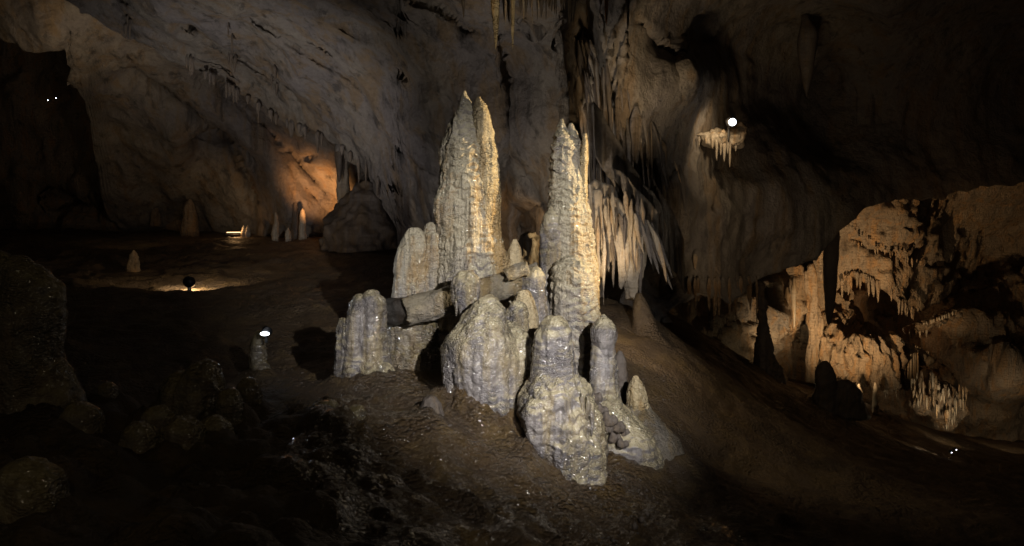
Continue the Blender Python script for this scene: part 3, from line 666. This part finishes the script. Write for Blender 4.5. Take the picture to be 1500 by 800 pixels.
floor = floor_build()
def grit():
    T = tree(floor); rg = np.random.default_rng(8); V, f = [], []
    for k in range(900):
        Y = rg.uniform(5.5, 12); px = rg.uniform(330, 1150) if k % 3 else rg.normal(905, 45)
        h = T.ray_cast(Vector(((px - 750) / F * Y, Y, 6)), Vector((0, 0, -1)))
        if h[0] is None: continue
        r = rg.uniform(.006, .02) * (1.8 if k % 17 == 0 else 1); b = len(V)
        for dx, dy, dz in ((1, 0, 0), (-1, 0, 0), (0, 1, 0), (0, -1, 0), (0, 0, .8), (0, 0, -.8), (.6, .6, .5), (-.6, .5, .5), (-.5, -.6, .5), (.6, -.6, .5)):
            V.append(np.array(h[0]) + r * np.array([dx, dy, dz]) * rg.uniform(.6, 1.3, 3))
        f += [tuple(b + i for i in q) for q in ((4, 6, 7), (4, 7, 8), (4, 8, 9), (4, 9, 6), (0, 2, 6), (2, 7, 6), (2, 1, 7), (1, 8, 7), (1, 3, 8), (3, 9, 8), (3, 0, 9), (0, 6, 9))]
    tag(link('gravel', np.array(V), f, M_DARKSTONE, smooth=False), kind='stuff')
grit()

# ------------------------------------------------------------------ stalactites
def stal(px, y0, y1, w, Y, mat, label, group=None, **k):
    return tag(spike('stalactite', px, y0, y1, Y, w, mat, **k), label, 'stalactite', group)
stal(727, -60, 73, 19, 10.5, M_YEL, 'thick cream stalactite pointing down at the top centre of the photo', up=True, seed=1, tip=.1)
stal(751, -60, 76, 7, 11, M_YEL, 'thin pale stalactite just right of the thick cream one at the top', up=True, seed=2, tip=.3)
stal(889, -70, 39, 8, 11, M_ORANGE, 'thin bright orange stalactite hanging at the top', up=True, seed=3, tip=.25)
stal(679, -60, 28, 6, 12, M_DARKSTONE, 'thin dark stalactite left of the thick cream one at the top', up=True, seed=4, tip=.3)
stal(919, -60, 46, 6, 12, M_DARKSTONE, 'dark thread-like stalactite right of the bright orange one', up=True, seed=5, tip=.4)
stal(861, -60, 45, 8, 11.6, M_DRAPE, 'grey stalactite beside the black slot at the top', up=True, seed=6, tip=.3)
random.seed(5)
for i in range(26):
    x = 738 + i * 4.3 + random.uniform(-2, 2)
    if 845 < x < 858: continue
    stal(x, -50, random.choice([8, 14, 20, 26, 34]) + random.uniform(0, 14), random.uniform(4, 9), 11.9 + random.uniform(0, .8), random.choice([M_DRAPE, M_DARKSTONE, M_WALL]),
         'small grey-brown stalactite in the ragged fringe along the top edge of the photo', 'fringe of small stalactites along the top edge', seed=30 + i, tip=.25, up=True)
for x, y0, y1, w, Y, lb in [(881, 140, 234, 18, 13.6, 'broad grey blade-like stalactite, first to the right of the right tower'), (905, 120, 235, 12, 13.8, 'long narrow grey stalactite, between two blade-like ones'),
                          (932, 150, 262, 20, 14.4, 'faint broad stalactite against the wall, right of the long narrow one'), (866, 130, 250, 12, 13.9, 'dark stalactite close behind the slender tip of the right tower'),
                          (990, 250, 362, 26, 15.5, 'wide grey drapery-like stalactite at the right end of the drapery cascade'), (1018, 370, 396, 10, 16, 'short pale stalactite below the wide grey one at the right of the draperies')]:
    stal(x, y0, y1, w, Y, M_DRAPE if 'pale' in lb else M_WALL, lb, seed=int(x), tip=.1, flat=.6, on=(T_CEIL,))
stal(1183, 20, 142, 34, 21, M_DARKSTONE, 'large dim stalactite in the dark upper right of the cave', seed=88, tip=.08, on=(T_CEIL,))
# draperies right of the tower
random.seed(11)
dr = empty('drapery_cascade', P(890, 300, 14), 'ragged cascade of long hanging draperies lit from below, right of the right tower', 'draperies')
for i in range(150):
    x = random.uniform(842, 1000) if i < 88 else random.gauss(872, 18)
    y0 = 110 + max(x - 862, -20) * 1.35 + random.uniform(-60, 60)
    y1 = y0 + random.choice([40, 60, 90, 130]) * random.uniform(.8, 1.2)
    spike('stalactite', x, y0, min(y1, 400), 14, random.uniform(3, 11), random.choice([M_DRAPE, M_WALL, M_WALL, M_DARKSTONE, M_DARKSTONE]), dr, seed=300 + i, tip=.2, flat=.8, rings=20, tiltx=random.uniform(0, 14), on=(T_CEIL,))
union('curtain', [[(874, 282, 8), (873, 310, 13), (874, 350, 13), (876, 385, 9), (878, 408, 4)], [(888, 290, 8), (890, 320, 12), (890, 370, 9), (892, 398, 3)], [(902, 290, 6), (906, 320, 9), (908, 380, 7), (908, 425, 3)],
      [(918, 300, 6), (921, 340, 7), (920, 390, 5), (919, 412, 2)], [(928, 305, 6), (932, 345, 9), (930, 385, 9), (928, 410, 8), (926, 440, 6)]], 14.0, M_DRAPE, dr, seed=361, voxel=.018, lump=.09, lf=2.5, flute=.10, ff=9, terr=.01, smooth=1, squash=.8)
for i in range(26):
    x = random.uniform(862, 940); y0 = random.uniform(275, 350)
    spike('curtain', x, y0, y0 + random.uniform(30, 110), 13.75 + random.uniform(-.12, .2), random.uniform(3, 9), random.choice([M_DRAPE, M_DARKSTONE, M_WALL]), dr, seed=370 + i, tip=.25, flat=.6, rings=22, lump=.5, bend=random.uniform(-.05, .05), tiltx=random.uniform(-1, 6))
# slanting pale blade
def blade(nm, top, bot, Y, thick, mat, parent, seed, dY=.35):
    """hanging sheet between an upper and a lower photo outline, with folds and real thickness"""
    n = 44; m = 18
    t = np.linspace(0, 1, n); T = np.array(top, float); B = np.array(bot, float)
    def al(Q, t):
        s = np.linspace(0, 1, len(Q)); return np.stack([np.interp(t, s, Q[:, 0]), np.interp(t, s, Q[:, 1])], -1)
    a, b = al(T, t), al(B, t); v = np.linspace(0, 1, m)
    G = a[None] + (b - a)[None] * v[:, None, None]
    yy = Y + dY * t[None] + .14 * np.sin(t * 21 + seed)[None] * v[:, None] ** .7 + .05 * np.sin(t * 53)[None] * v[:, None]
    W = P(G[..., 0], G[..., 1], yy); W += (.03 * fbm(W * 3, 3, seed))[..., None]
    th = thick * (1 - .7 * v)[:, None]
    Fv = W.copy(); Bv = W.copy(); Fv[..., 1] -= th / 2; Bv[..., 1] += th / 2
    V = np.concatenate([Fv.reshape(-1, 3), Bv.reshape(-1, 3)]); k = n * m
    f = []
    ix = lambda i, j, s: s * k + i * n + j
    for i in range(m - 1):
        for j in range(n - 1):
            f.append((ix(i, j, 0), ix(i + 1, j, 0), ix(i + 1, j + 1, 0), ix(i, j + 1, 0)))
            f.append((ix(i, j, 1), ix(i, j + 1, 1), ix(i + 1, j + 1, 1), ix(i + 1, j, 1)))
    for j in range(n - 1):
        f.append((ix(0, j, 0), ix(0, j + 1, 0), ix(0, j + 1, 1), ix(0, j, 1))); f.append((ix(m - 1, j, 0), ix(m - 1, j, 1), ix(m - 1, j + 1, 1), ix(m - 1, j + 1, 0)))
    for i in range(m - 1):
        f.append((ix(i, 0, 0), ix(i, 0, 1), ix(i + 1, 0, 1), ix(i + 1, 0, 0))); f.append((ix(i, n - 1, 0), ix(i + 1, n - 1, 0), ix(i + 1, n - 1, 1), ix(i, n - 1, 1)))
    return link(nm, V, f, mat, parent)
for i, (x, y0, y1, w, tx) in enumerate([(930, 312, 372, 9, 12), (936, 316, 388, 10, 18), (942, 318, 402, 11, 24), (948, 322, 414, 11, 28), (955, 326, 425, 12, 30), (960, 336, 408, 8, 26), (944, 330, 372, 9, 22)]):
    spike('blade', x, y0, y1, 13.6 + .06 * i, w, (M_DRAPE, M_WALL, M_WALL)[i % 3], dr, seed=620 + i, tip=.18, flat=.5, rings=26, lump=.45, tiltx=tx, bend=random.uniform(-.07, .07))
blade('blade', [(896, 246), (912, 252), (926, 270), (945, 290), (962, 310)], [(900, 262), (914, 282), (928, 302), (944, 318), (960, 332)], 14.0, .3, M_WALL, dr, 5)
blade('blade', [(940, 270), (955, 280), (966, 300), (976, 330)], [(944, 318), (956, 332), (966, 350), (978, 372)], 14.4, .2, M_WALL, dr, 7)
blade('blade', [(862, 270), (872, 262), (884, 268), (900, 275)], [(864, 330), (873, 352), (884, 345), (899, 365)], 13.9, .2, M_DRAPE, dr, 9)

blade('blade', [(868, 150), (890, 185), (912, 222), (936, 262), (962, 300)], [(872, 230), (892, 262), (914, 292), (938, 310), (964, 345)], 13.9, .3, M_WALL, dr, 11, .9)
blade('blade', [(952, 262), (972, 290), (988, 320), (1000, 352)], [(956, 345), (976, 380), (992, 405), (1004, 430)], 14.9, .25, M_WALL, dr, 13, .6)
# little stalactites along the ceiling ridge on the left
random.seed(21)
rx = [p[0] for p in RIDGE]; ry = [p[1] for p in RIDGE]
for i in range(34):
    x = random.uniform(300, 556); y = np.interp(x, rx, ry)
    ln = random.choice([8, 10, 14, 20, 30]) * random.uniform(.7, 1.2)
    stal(x, y - 8, y + ln, random.uniform(4, 9), np.interp(x, [300, 380, 560], [19.6, 20.8, 19.9]) - .1, random.choice([M_WALL, M_DARKSTONE]),
         'small dark stalactite in the row under the long sloping ridge at upper left', 'small stalactites under the sloping ridge', seed=400 + i, tip=.2, on=(T_CEIL,))
for i in range(20):
    x = random.choice([random.uniform(175, 200), random.uniform(262, 285), random.uniform(330, 352), random.uniform(385, 410)])
    y = 0.62 * (x - 180) + 32 + random.uniform(-10, 10) if x < 300 else 0.5 * (x - 330) + 55 + random.uniform(-20, 40)
    stal(x, y - 6, y + random.uniform(10, 26), random.uniform(3, 7), 17.6, M_DARKSTONE, 'little dark stalactite in a cluster hanging from the lilac-grey ceiling at upper left', 'clusters of small stalactites on the ceiling', seed=450 + i, tip=.2, on=(T_CEIL,))

# ------------------------------------------------------------------ lit niche with the bulb lamp
YL = min(surf(1050, 205), surf(1030, 200), surf(1075, 200)) 
nl = empty('flowstone_ledge', P(1050, 205, YL), 'small flowstone ledge with dripping stalactites below the round bright lamp', 'ledge')
union('shelf', [[(1022, 190, 6), (1022, 198, 13), (1022, 206, 7)], [(1038, 193, 7), (1040, 202, 14), (1040, 212, 8)], [(1056, 190, 8), (1056, 200, 15), (1056, 214, 9)], [(1070, 190, 7), (1070, 200, 13), (1070, 214, 8)], [(1084, 182, 5), (1084, 196, 10), (1082, 214, 6)]],
      YL, M_DRAPE, nl, seed=501, voxel=.03, lump=.16, lf=5, smooth=1, squash=1.4)
for i, (x, y1, w) in enumerate([(1024, 216, 5), (1034, 212, 5), (1043, 218, 6), (1050, 236, 6), (1056, 228, 6), (1061, 238, 7), (1066, 226, 6), (1069, 246, 5), (1078, 222, 6)]):
    spike('stalactite', x, 200, y1, YL - .3 + .03 * i, w, M_DRAPE, nl, seed=510 + i, tip=.25)

# ------------------------------------------------------------------ far chamber
# upper shelf with a fringe of stalactites
us = empty('flowstone_shelf', P(1300, 380, 26), 'upper overhanging rock shelf in the far chamber with a stalactite fringe above the dark cavity', 'rock shelf')
UB = [(1190, 470), (1206, 470), (1222, 430), (1236, 410), (1250, 402), (1270, 408), (1285, 416), (1300, 420), (1312, 438), (1330, 452), (1345, 456), (1362, 440), (1385, 428), (1405, 415), (1430, 395), (1470, 370), (1560, 350)]
s_ = sheet('overhang', 1190, 1560, 3, curve([(1190, 330), (1240, 270), (1300, 240), (1560, 200)]), curve(UB, 7, 3, .12), 3,
      [(1190, 350, 26.5), (1240, 300, 25.5), (1300, 260, 24.5), (1250, 400, 26.5), (1300, 415, 26), (1330, 450, 27.5), (1300, 340, 25.8), (1345, 340, 26.4), (1380, 330, 29), (1400, 415, 31), (1440, 340, 31), (1560, 350, 31), (1560, 220, 27), (1200, 470, 27.5)],
      creases=[('h', [(1225, 345), (1290, 365), (1350, 385), (1420, 390)], .3, 14), ('h', [(1290, 360), (1320, 352), (1370, 372)], .35, 10), ('h', [(1230, 325), (1280, 318), (1340, 340)], .25, 14)],
      amp=(.4, .12, .13), fq=(.5, 1.2, 3.6), flute=.10, roll_bot=.8, mat=M_FAR, seed=91)
s_.parent = us; s_.location = -np.array(us.location)
random.seed(31)
def row(parent, edge, x0, x1, n, Y, l0, l1, w, mat, nm='stalactite', up=6):
    ex = [p[0] for p in edge]; ey = [p[1] for p in edge]
    for i in range(n):
        x = x0 + (x1 - x0) * (i + random.uniform(.1, .9)) / n; y = np.interp(x, ex, ey)
        q = random.random() ** 2.2; spike(nm, x, y - up, y + l0 + (l1 * 1.25 - l0) * q, Y(x) if callable(Y) else Y, w[0] + (w[1] - w[0]) * min(1, q + .3 * random.random()), mat, parent, seed=random.randrange(999), tip=.25, seg=8, rings=9)
row(us, UB, 1230, 1345, 40, lambda x: np.interp(x, [1230, 1300, 1345], [26.3, 25.9, 27.2]), 0, 22, (2.5, 6), M_FAR)
row(us, [(1225, 350), (1290, 368), (1350, 388)], 1228, 1350, 22, lambda x: 25.6 + (x - 1228) * .004, 0, 9, (2, 4), M_FAR)
# lower shelf with organ-pipe fringe
ls = empty('flowstone_shelf', P(1265, 530, 26), 'lower flowstone shelf like organ pipes, glowing orange in the far chamber', 'flowstone shelf')
LT = [(1196, 400), (1208, 388), (1222, 392), (1238, 412), (1250, 440), (1262, 480), (1275, 490), (1300, 504), (1320, 520), (1345, 540)]
LB = [(1196, 560), (1215, 556), (1240, 556), (1262, 566), (1290, 572), (1320, 572), (1345, 566)]
s_ = sheet('pipe_wall', 1196, 1345, 2, curve(LT, 3, 2, .15), curve(LB, 10, 5, .3), 2.5,
      [(1196, 400, 28), (1222, 400, 28.2), (1240, 450, 28), (1262, 485, 27.5), (1230, 495, 26.6), (1215, 540, 26.2), (1260, 520, 25.8), (1300, 510, 26.2), (1300, 560, 26), (1345, 545, 27)],
      creases=[('h', [(1205, 468), (1235, 472), (1265, 492)], .4, 12)], amp=(.25, .12, .08), fq=(.6, 1.4, 4.0), flute=.34, roll_bot=.5, roll_top=.5, mat=M_FAR, seed=95)
s_.parent = ls; s_.location = -np.array(ls.location)
row(ls, LB, 1215, 1345, 48, lambda x: 25.85 + abs(x - 1270) * .006, -6, 12, (3, 6), M_DRAPE, up=50)
tag(union('column', [[(1188, 390, 5), (1191, 430, 5), (1197, 470, 6), (1199, 520, 8), (1199, 560, 11)], [(1179, 400, 4), (1186, 440, 4), (1190, 490, 5), (1190, 560, 8)]], 26.4, M_FAR, seed=121, voxel=.035, lump=.07, flute=.08, ff=6),
    'pale fluted column left of the glowing orange lower shelf in the far chamber', 'column')
tag(union('column', [[(1112, 415, 8), (1116, 440, 7), (1118, 470, 7), (1119, 500, 11), (1121, 530, 17), (1124, 556, 26), (1126, 600, 34)]], 21, M_DARKSTONE, seed=122, voxel=.035, lump=.06, terr=.12, tf=2.6),
    'dark stepped column rising from the slope at the entrance of the far chamber', 'column')
stal(1215, 300, 478, 30, 22.5, M_DARKSTONE, 'thick black stalactite silhouetted against the lit upper shelf of the far chamber', seed=125, tip=.28, rings=26)
stal(1163, 405, 482, 10, 25.4, M_DRAPE, 'pointed pale stalactite, longer of two before the orange panel in the far chamber', seed=126, tip=.2)
stal(1153, 420, 470, 9, 25.5, M_DRAPE, 'pointed pale stalactite, shorter of two before the orange panel in the far chamber', seed=127, tip=.2)
for i in range(13):
    x = 1008 + i * 8.5 + random.uniform(-6, 6)
    stal(x, 405, 440 + random.choice([0, 6, 14, 30, 44]) + random.uniform(-4, 6), random.uniform(3, 10), 19.5, M_FAR, 'dim stalactite in the low row left of the dark stepped column', 'dim stalactites left of the stepped column', seed=540 + i, tip=.3, on=(T_CEIL,))
# boulder silhouette on the slope
boss('black boulder silhouetted on the slope before the glowing lower shelf', [[(1208, 533, 7), (1208, 545, 12), (1210, 570, 16), (1210, 600, 24), (1212, 640, 34)], [(1236, 560, 12), (1240, 572, 22), (1245, 610, 28)]], 20.5, 131, mat=M_DARKSTONE, voxel=.035, name='boulder', lump=.1)
far_stal(1258, 562, 590, 11, 24.5, M_DRAPE, 'short pale stalagmite under the lower shelf, nearer the black boulder', 132)
far_stal(1282, 560, 592, 9, 24.8, M_DRAPE, 'short pale stalagmite under the lower shelf, right of its twin', 133)
far_stal(1400, 555, 600, 9, 25.5, M_DRAPE, 'thin white stalagmite standing on the chandelier-like cluster', 134)
far_stal(1275, 489, 505, 8, 26, M_DRAPE, 'little pale stump standing on top of the lower shelf', 135)
# chandelier cluster
ch = empty('dripstone_cluster', P(1382, 590, 25), 'chandelier-like cluster of white dripstone hanging low in the far chamber', 'dripstone cluster')
union('core', [[(1355, 545, 10), (1352, 560, 16), (1350, 590, 14), (1350, 604, 7)], [(1378, 560, 14), (1380, 580, 24), (1384, 605, 22), (1388, 624, 10)], [(1398, 585, 10), (1400, 600, 14), (1400, 618, 8)]], 25.2, M_FAR, ch, seed=140, voxel=.05, lump=.25, lf=2)
for i in range(90):
    x = random.uniform(1334, 1416); yb = np.interp(x, [1338, 1360, 1388, 1412], [600, 608, 634, 612]); yt = np.interp(x, [1338, 1365, 1412], [548, 552, 580])
    y1 = yt + (yb - yt) * random.uniform(.25, 1.0)
    spike('stalactite', x, y1 - random.uniform(8, 26), y1, 24.9 - .55 * math.sin((x - 1338) / 74 * 3.14) + random.uniform(-.12, .2), random.uniform(2.5, 6), random.choice([M_DRAPE, M_FAR]), ch, seed=i, tip=.25, seg=8, rings=8)
# right ledge rim
rl = empty('flowstone_ledge', P(1330, 500, 27), 'white-rimmed sloping ledge with short drips between the two far shelves', 'ledge')
union('rim', [[(1306 + k * 7, 489 + k * 4.4, 4), (1306 + k * 7, 495 + k * 4.4, 8), (1306 + k * 7, 504 + k * 4.4, 5)] for k in range(8)], 27, M_DRAPE, rl, seed=145, voxel=.04, lump=.15, lf=3, smooth=1, squash=2.5)
row(rl, [(1300, 495), (1360, 520)], 1302, 1362, 18, 26.8, 4, 14, (3, 5), M_DRAPE)
tr = empty('flowstone_ledge', P(1350, 480, 28), 'thin hanging ledge with a comb of stalactites right of the far dark cavity', 'ledge')
union('rim', [[(1335 + k * 9, 480 - k * 3.4, 4), (1335 + k * 9, 484 - k * 3.4, 7), (1335 + k * 9, 490 - k * 3.4, 4)] for k in range(8)], 27.4, M_FAR, tr, seed=146, voxel=.04, lump=.15, lf=3, smooth=1, squash=2.5)
row(tr, [(1330, 488), (1400, 460)], 1332, 1396, 18, 27.2, 3, 15, (3, 5), M_DRAPE)

# ------------------------------------------------------------------ visible lamps, and a glow strip added for a lit floor patch
def cyl(name, a, b, r0, r1, mat, parent, seg=24):
    a, b = np.array(a, float), np.array(b, float); d = (b - a) / np.linalg.norm(b - a)
    u = np.cross(d, [0, 0, 1.0] if abs(d[2]) < .9 else [1.0, 0, 0]); u /= np.linalg.norm(u); w = np.cross(d, u)
    V, prof = [], [(0, r0 * .92), (.06, r0), (.94, r1), (1, r1 * .92)]
    for t, r in prof:
        for k in range(seg):
            an = 2 * math.pi * k / seg; V.append(a + (b - a) * t + r * (math.cos(an) * u + math.sin(an) * w))
    f = [(i * seg + k, i * seg + (k + 1) % seg, (i + 1) * seg + (k + 1) % seg, (i + 1) * seg + k) for i in range(3) for k in range(seg)]
    f += [tuple(range(seg))[::-1], tuple(range(3 * seg, 4 * seg))]
    return link(name, V, f, mat, parent)
def ball(name, c, r, mat, parent, sq=(1, 1, 1), seg=24, rg=14):
    V, f = [], []
    for i in range(rg + 1):
        th = math.pi * (i + .02) / (rg + .04)
        for k in range(seg):
            an = 2 * math.pi * k / seg
            V.append((c[0] + sq[0] * r * math.sin(th) * math.cos(an), c[1] + sq[1] * r * math.sin(th) * math.sin(an), c[2] + sq[2] * r * math.cos(th)))
    f = [(i * seg + k, (i + 1) * seg + k, (i + 1) * seg + (k + 1) % seg, i * seg + (k + 1) % seg) for i in range(rg) for k in range(seg)]
    return link(name, V, f, mat, parent)

def light(name, loc, power, col, target=None, size=55, blend=.6, radius=.05):
    d = bpy.data.lights.new(name, 'SPOT' if target is not None else 'POINT'); d.energy = power; d.color = col; d.shadow_soft_size = radius
    o = bpy.data.objects.new(name, d); COL.objects.link(o); o.location = loc
    if target is not None:
        d.spot_size = R(size); d.spot_blend = blend
        from mathutils import Vector
        o.rotation_euler = Vector(np.array(target) - np.array(loc)).to_track_quat('-Z', 'Y').to_euler()
    return o
WARM, ORANGE, COOL, LILAC, YELLOW = (1, .76, .48), (1, .55, .22), (.92, .95, 1), (.93, .88, 1.0), (1, .82, .52)

def lamps():
    c = P(1073, 179, min(surf(1073, 179), YL) - .7)
    t = empty('globe_lamp', c, 'glaring round white lamp above the small dripping ledge at upper right', 'lamp')
    ball('bulb', c, .068, M_LED, t); cyl('hood', c + [0, .02, .0], c + [0, .1, .01], .09, .085, M_METAL, t); cyl('housing', c + [0, .1, .01], c + [0, .3, .06], .1, .07, M_METAL, t); cyl('bracket', c + [0, .28, .05], c + [.05, .5, -.3], .02, .02, M_STEEL, t)
    light('globe_light', c + [0, -.16, -.02], .4, COOL); light('ledge_light', c + [-.15, -.25, .0], 40, WARM, P(1045, 212, YL), 120, .9)
    c = P(388, 489, 10.45)
    t = empty('spotlight', c, 'small white spotlight glowing on top of the lone dark stalagmite', 'lamp')
    cyl('housing', c + [.02, .03, .02], c + [-.02, .12, .045], .062, .045, M_METAL, t); ball('lens', c, .045, M_LEDHOT, t, (1.2, .5, .5))
    cyl('bracket', c + [0, .08, .0], c + [-.02, .12, -.12], .015, .02, M_STEEL, t)
    light('spot_rim', c + [.02, -.03, .10], 40, COOL, P(590, 430, 10.3), 60, .9); light('spot_glow', c + [0, -.1, .02], .12, COOL)
    c = P(277, 413, 16.9)
    t = empty('floodlight', c, 'round black floodlight seen from behind, lighting a patch of left floor', 'lamp')
    ball('housing', c, .12, M_METAL, t, (1, .8, .92)); cyl('lens', c + [0, .085, -.03], c + [0, .105, -.035], .08, .08, M_WARM, t); cyl('bracket', c + [0, 0, -.09], c + [0, 0, -.26], .03, .05, M_STEEL, t)
    light('flood_floor', c + [0, .25, .02], 90, WARM, P(277, 412, 19.5) + [0, 0, -.3], 150)
    c = P(342, 341, 25.6)
    t = empty('glow_strip', c, 'flat glowing orange strip added for the lit patch on the far left floor', 'lamp')
    cyl('tube', c - [.2, 0, 0], c + [.2, .14, 0], .022, .022, M_WARM, t); cyl('housing', c + [-.24, -.06, -.05], c + [.24, .1, -.05], .05, .05, M_METAL, t)  # glowing tube stands in for a lit patch of floor
    for i, (x, y, Y, lb) in enumerate([(70, 147, 21.5, 'tiny white lamp in the dark hole at upper left, left of two'), (82, 144, 21.5, 'tiny white lamp in the dark hole at upper left, right of two'),
                                     (1394, 663, 21.3, 'tiny white lamp in the hollow at lower right, left of two'), (1401, 659, 21.3, 'tiny white lamp in the hollow at lower right, right of two')]):
        c = P(x, y, Y); t = empty('path_lamp', c, lb, 'lamp')
        ball('bulb', c, .009, M_LEDHOT, t, (1.3, 1, .8)); cyl('housing', c + [0, .02, .0], c + [0, .12, .01], .035, .03, M_METAL, t)
lamps()

# ------------------------------------------------------------------ light of the show cave, with unseen lamps added as fill
# on the formation
light('key_right', (2.3, .8, 3.4), 5000, (1, .965, .94), P(800, 430, 9), 34, 1, .06)
light('key_warm', tuple(P(1640, 400, 10.2)), 4600, (1, .76, .42), P(745, 285, 10.5), 28, .8, .06)
light('low_front', (1.3, 2.2, 1.6), 260, (1, .93, .85), P(790, 700, 7.6), 34, 1, .04)  # unseen lamp added low in front for glints on the mound
light('slope_fill', tuple(P(1010, 330, 10.5)), 70, (1, .8, .55), P(1150, 660, 12), 100, 1, .2)  # unseen weak lamp added over the right slope
light('boss_fill', (-1.2, .5, 3.4), 55, YELLOW, P(180, 560, 8), 50, .9, .05)  # unseen fill added by the camera to lift the left bosses
# ceiling washes
light('ceiling_wash', tuple(P(240, 440, 13.5)), 640, (1, .95, .92), P(420, 80, 19), 78, .9, .2)
light('ceiling_lilac', tuple(P(500, 440, 12.8)), 150, (.95, .88, 1), P(420, 170, 21), 65, .9, .2)
light('rear_wash', tuple(P(650, 425, 12.6)), 190, (1, .92, .85), P(800, 100, 15), 90, .9, .2)
light('corner_tan', tuple(P(100, 150, 18.5)), 110, WARM, P(100, 70, 21), 90, .9, .1)
light('top_light', (.4, 3.0, .9), 900, (1, .84, .6), P(738, 10, 10.8), 14, 1, .04)  # unseen lamp in mid-air, added to brighten the top stalactites
light('ridge_tan', tuple(P(960, 260, 12.2)), 260, WARM, P(985, 60, 15.5), 60, .9, .1)
# recesses
light('left_recess', tuple(P(455, 338, 23.6)), 420, (1, .47, .17), P(478, 262, 25), 85, 1, .08)
light('left_recess_low', tuple(P(345, 336, 25.4)), 6, ORANGE)
light('rear_dim', tuple(P(200, 315, 22)), 25, WARM, P(180, 260, 29), 110, 1, .2)  # unseen dim lamp added to lift the rear wall out of black
light('bay_tan', tuple(P(345, 335, 25)), 14, WARM, P(325, 250, 28), 90, .9, .1)
light('gap_recess', tuple(P(775, 350, 15.9)), 26, (1, .66, .36), P(768, 300, 18), 110, .8, .05)
light('drape_fill', tuple(P(1010, 480, 12.4)), 38, (1, .9, .78), P(940, 260, 14.5), 70, .9, .1)  # unseen fill added to soften black shadow among the draperies
light('drape_light', tuple(P(866, 440, 12.6)), 150, WARM, P(884, 350, 13.9), 60, .9, .05)
light('cone_light', tuple(P(915, 455, 11.8)), 40, WARM, P(985, 530, 13), 100, .9, .05)
# far chamber
light('chamber_left', tuple(P(1160, 566, 24.4)), 170, WARM, P(1135, 440, 26.5), 100, .8, .08)
light('chamber_left_floor', tuple(P(1164, 571, 24.2)), 22, YELLOW)
light('chamber_main', tuple(P(1246, 592, 22.6)), 1250, (1, .66, .34), P(1255, 430, 26.5), 75, .9, .08)
light('cavity_fill', tuple(P(1290, 490, 29)), 22, (1, .6, .3))  # unseen fill added inside the cavity to lift its black
light('chamber_right', tuple(P(1395, 640, 22.6)), 140, (1, .78, .5), P(1390, 555, 27), 80, .9, .08)
light('chamber_right_low', tuple(P(1490, 650, 25.5)), 60, WARM, P(1480, 590, 28), 110, .8, .08)
light('slope_light', tuple(P(1392, 650, 21.6)), 18, WARM, P(1330, 645, 21.5), 80, .9, .05)
light('corner_high', tuple(P(1462, 330, 21.3)), 5, ORANGE)
light('far_overhang', tuple(P(1130, 500, 13.5)), 95, (1, .74, .5), P(1280, 150, 23), 90, 1, .2)  # unseen lamp added so the upper right overhang is not black
light('right_wall', tuple(P(1090, 470, 14)), 75, WARM, P(1080, 260, 19), 75, .9, .2)

# ------------------------------------------------------------------ world and render
w = bpy.data.worlds.new('World'); sc.world = w; w.use_nodes = True
w.node_tree.nodes['Background'].inputs['Color'].default_value = (1, .85, .68, 1); w.node_tree.nodes['Background'].inputs['Strength'].default_value = .006
sc.view_settings.view_transform = 'Standard'; sc.view_settings.look = 'None'; sc.view_settings.exposure = 0; sc.view_settings.gamma = 1
sc.view_settings.use_curve_mapping = False
cy = sc.cycles
cy.use_denoising = True; cy.max_bounces = 5; cy.diffuse_bounces = 3; cy.glossy_bounces = 2; cy.sample_clamp_indirect = 3.0; cy.sample_clamp_direct = 0
cy.use_light_tree = True; cy.caustics_reflective = False; cy.caustics_refractive = False
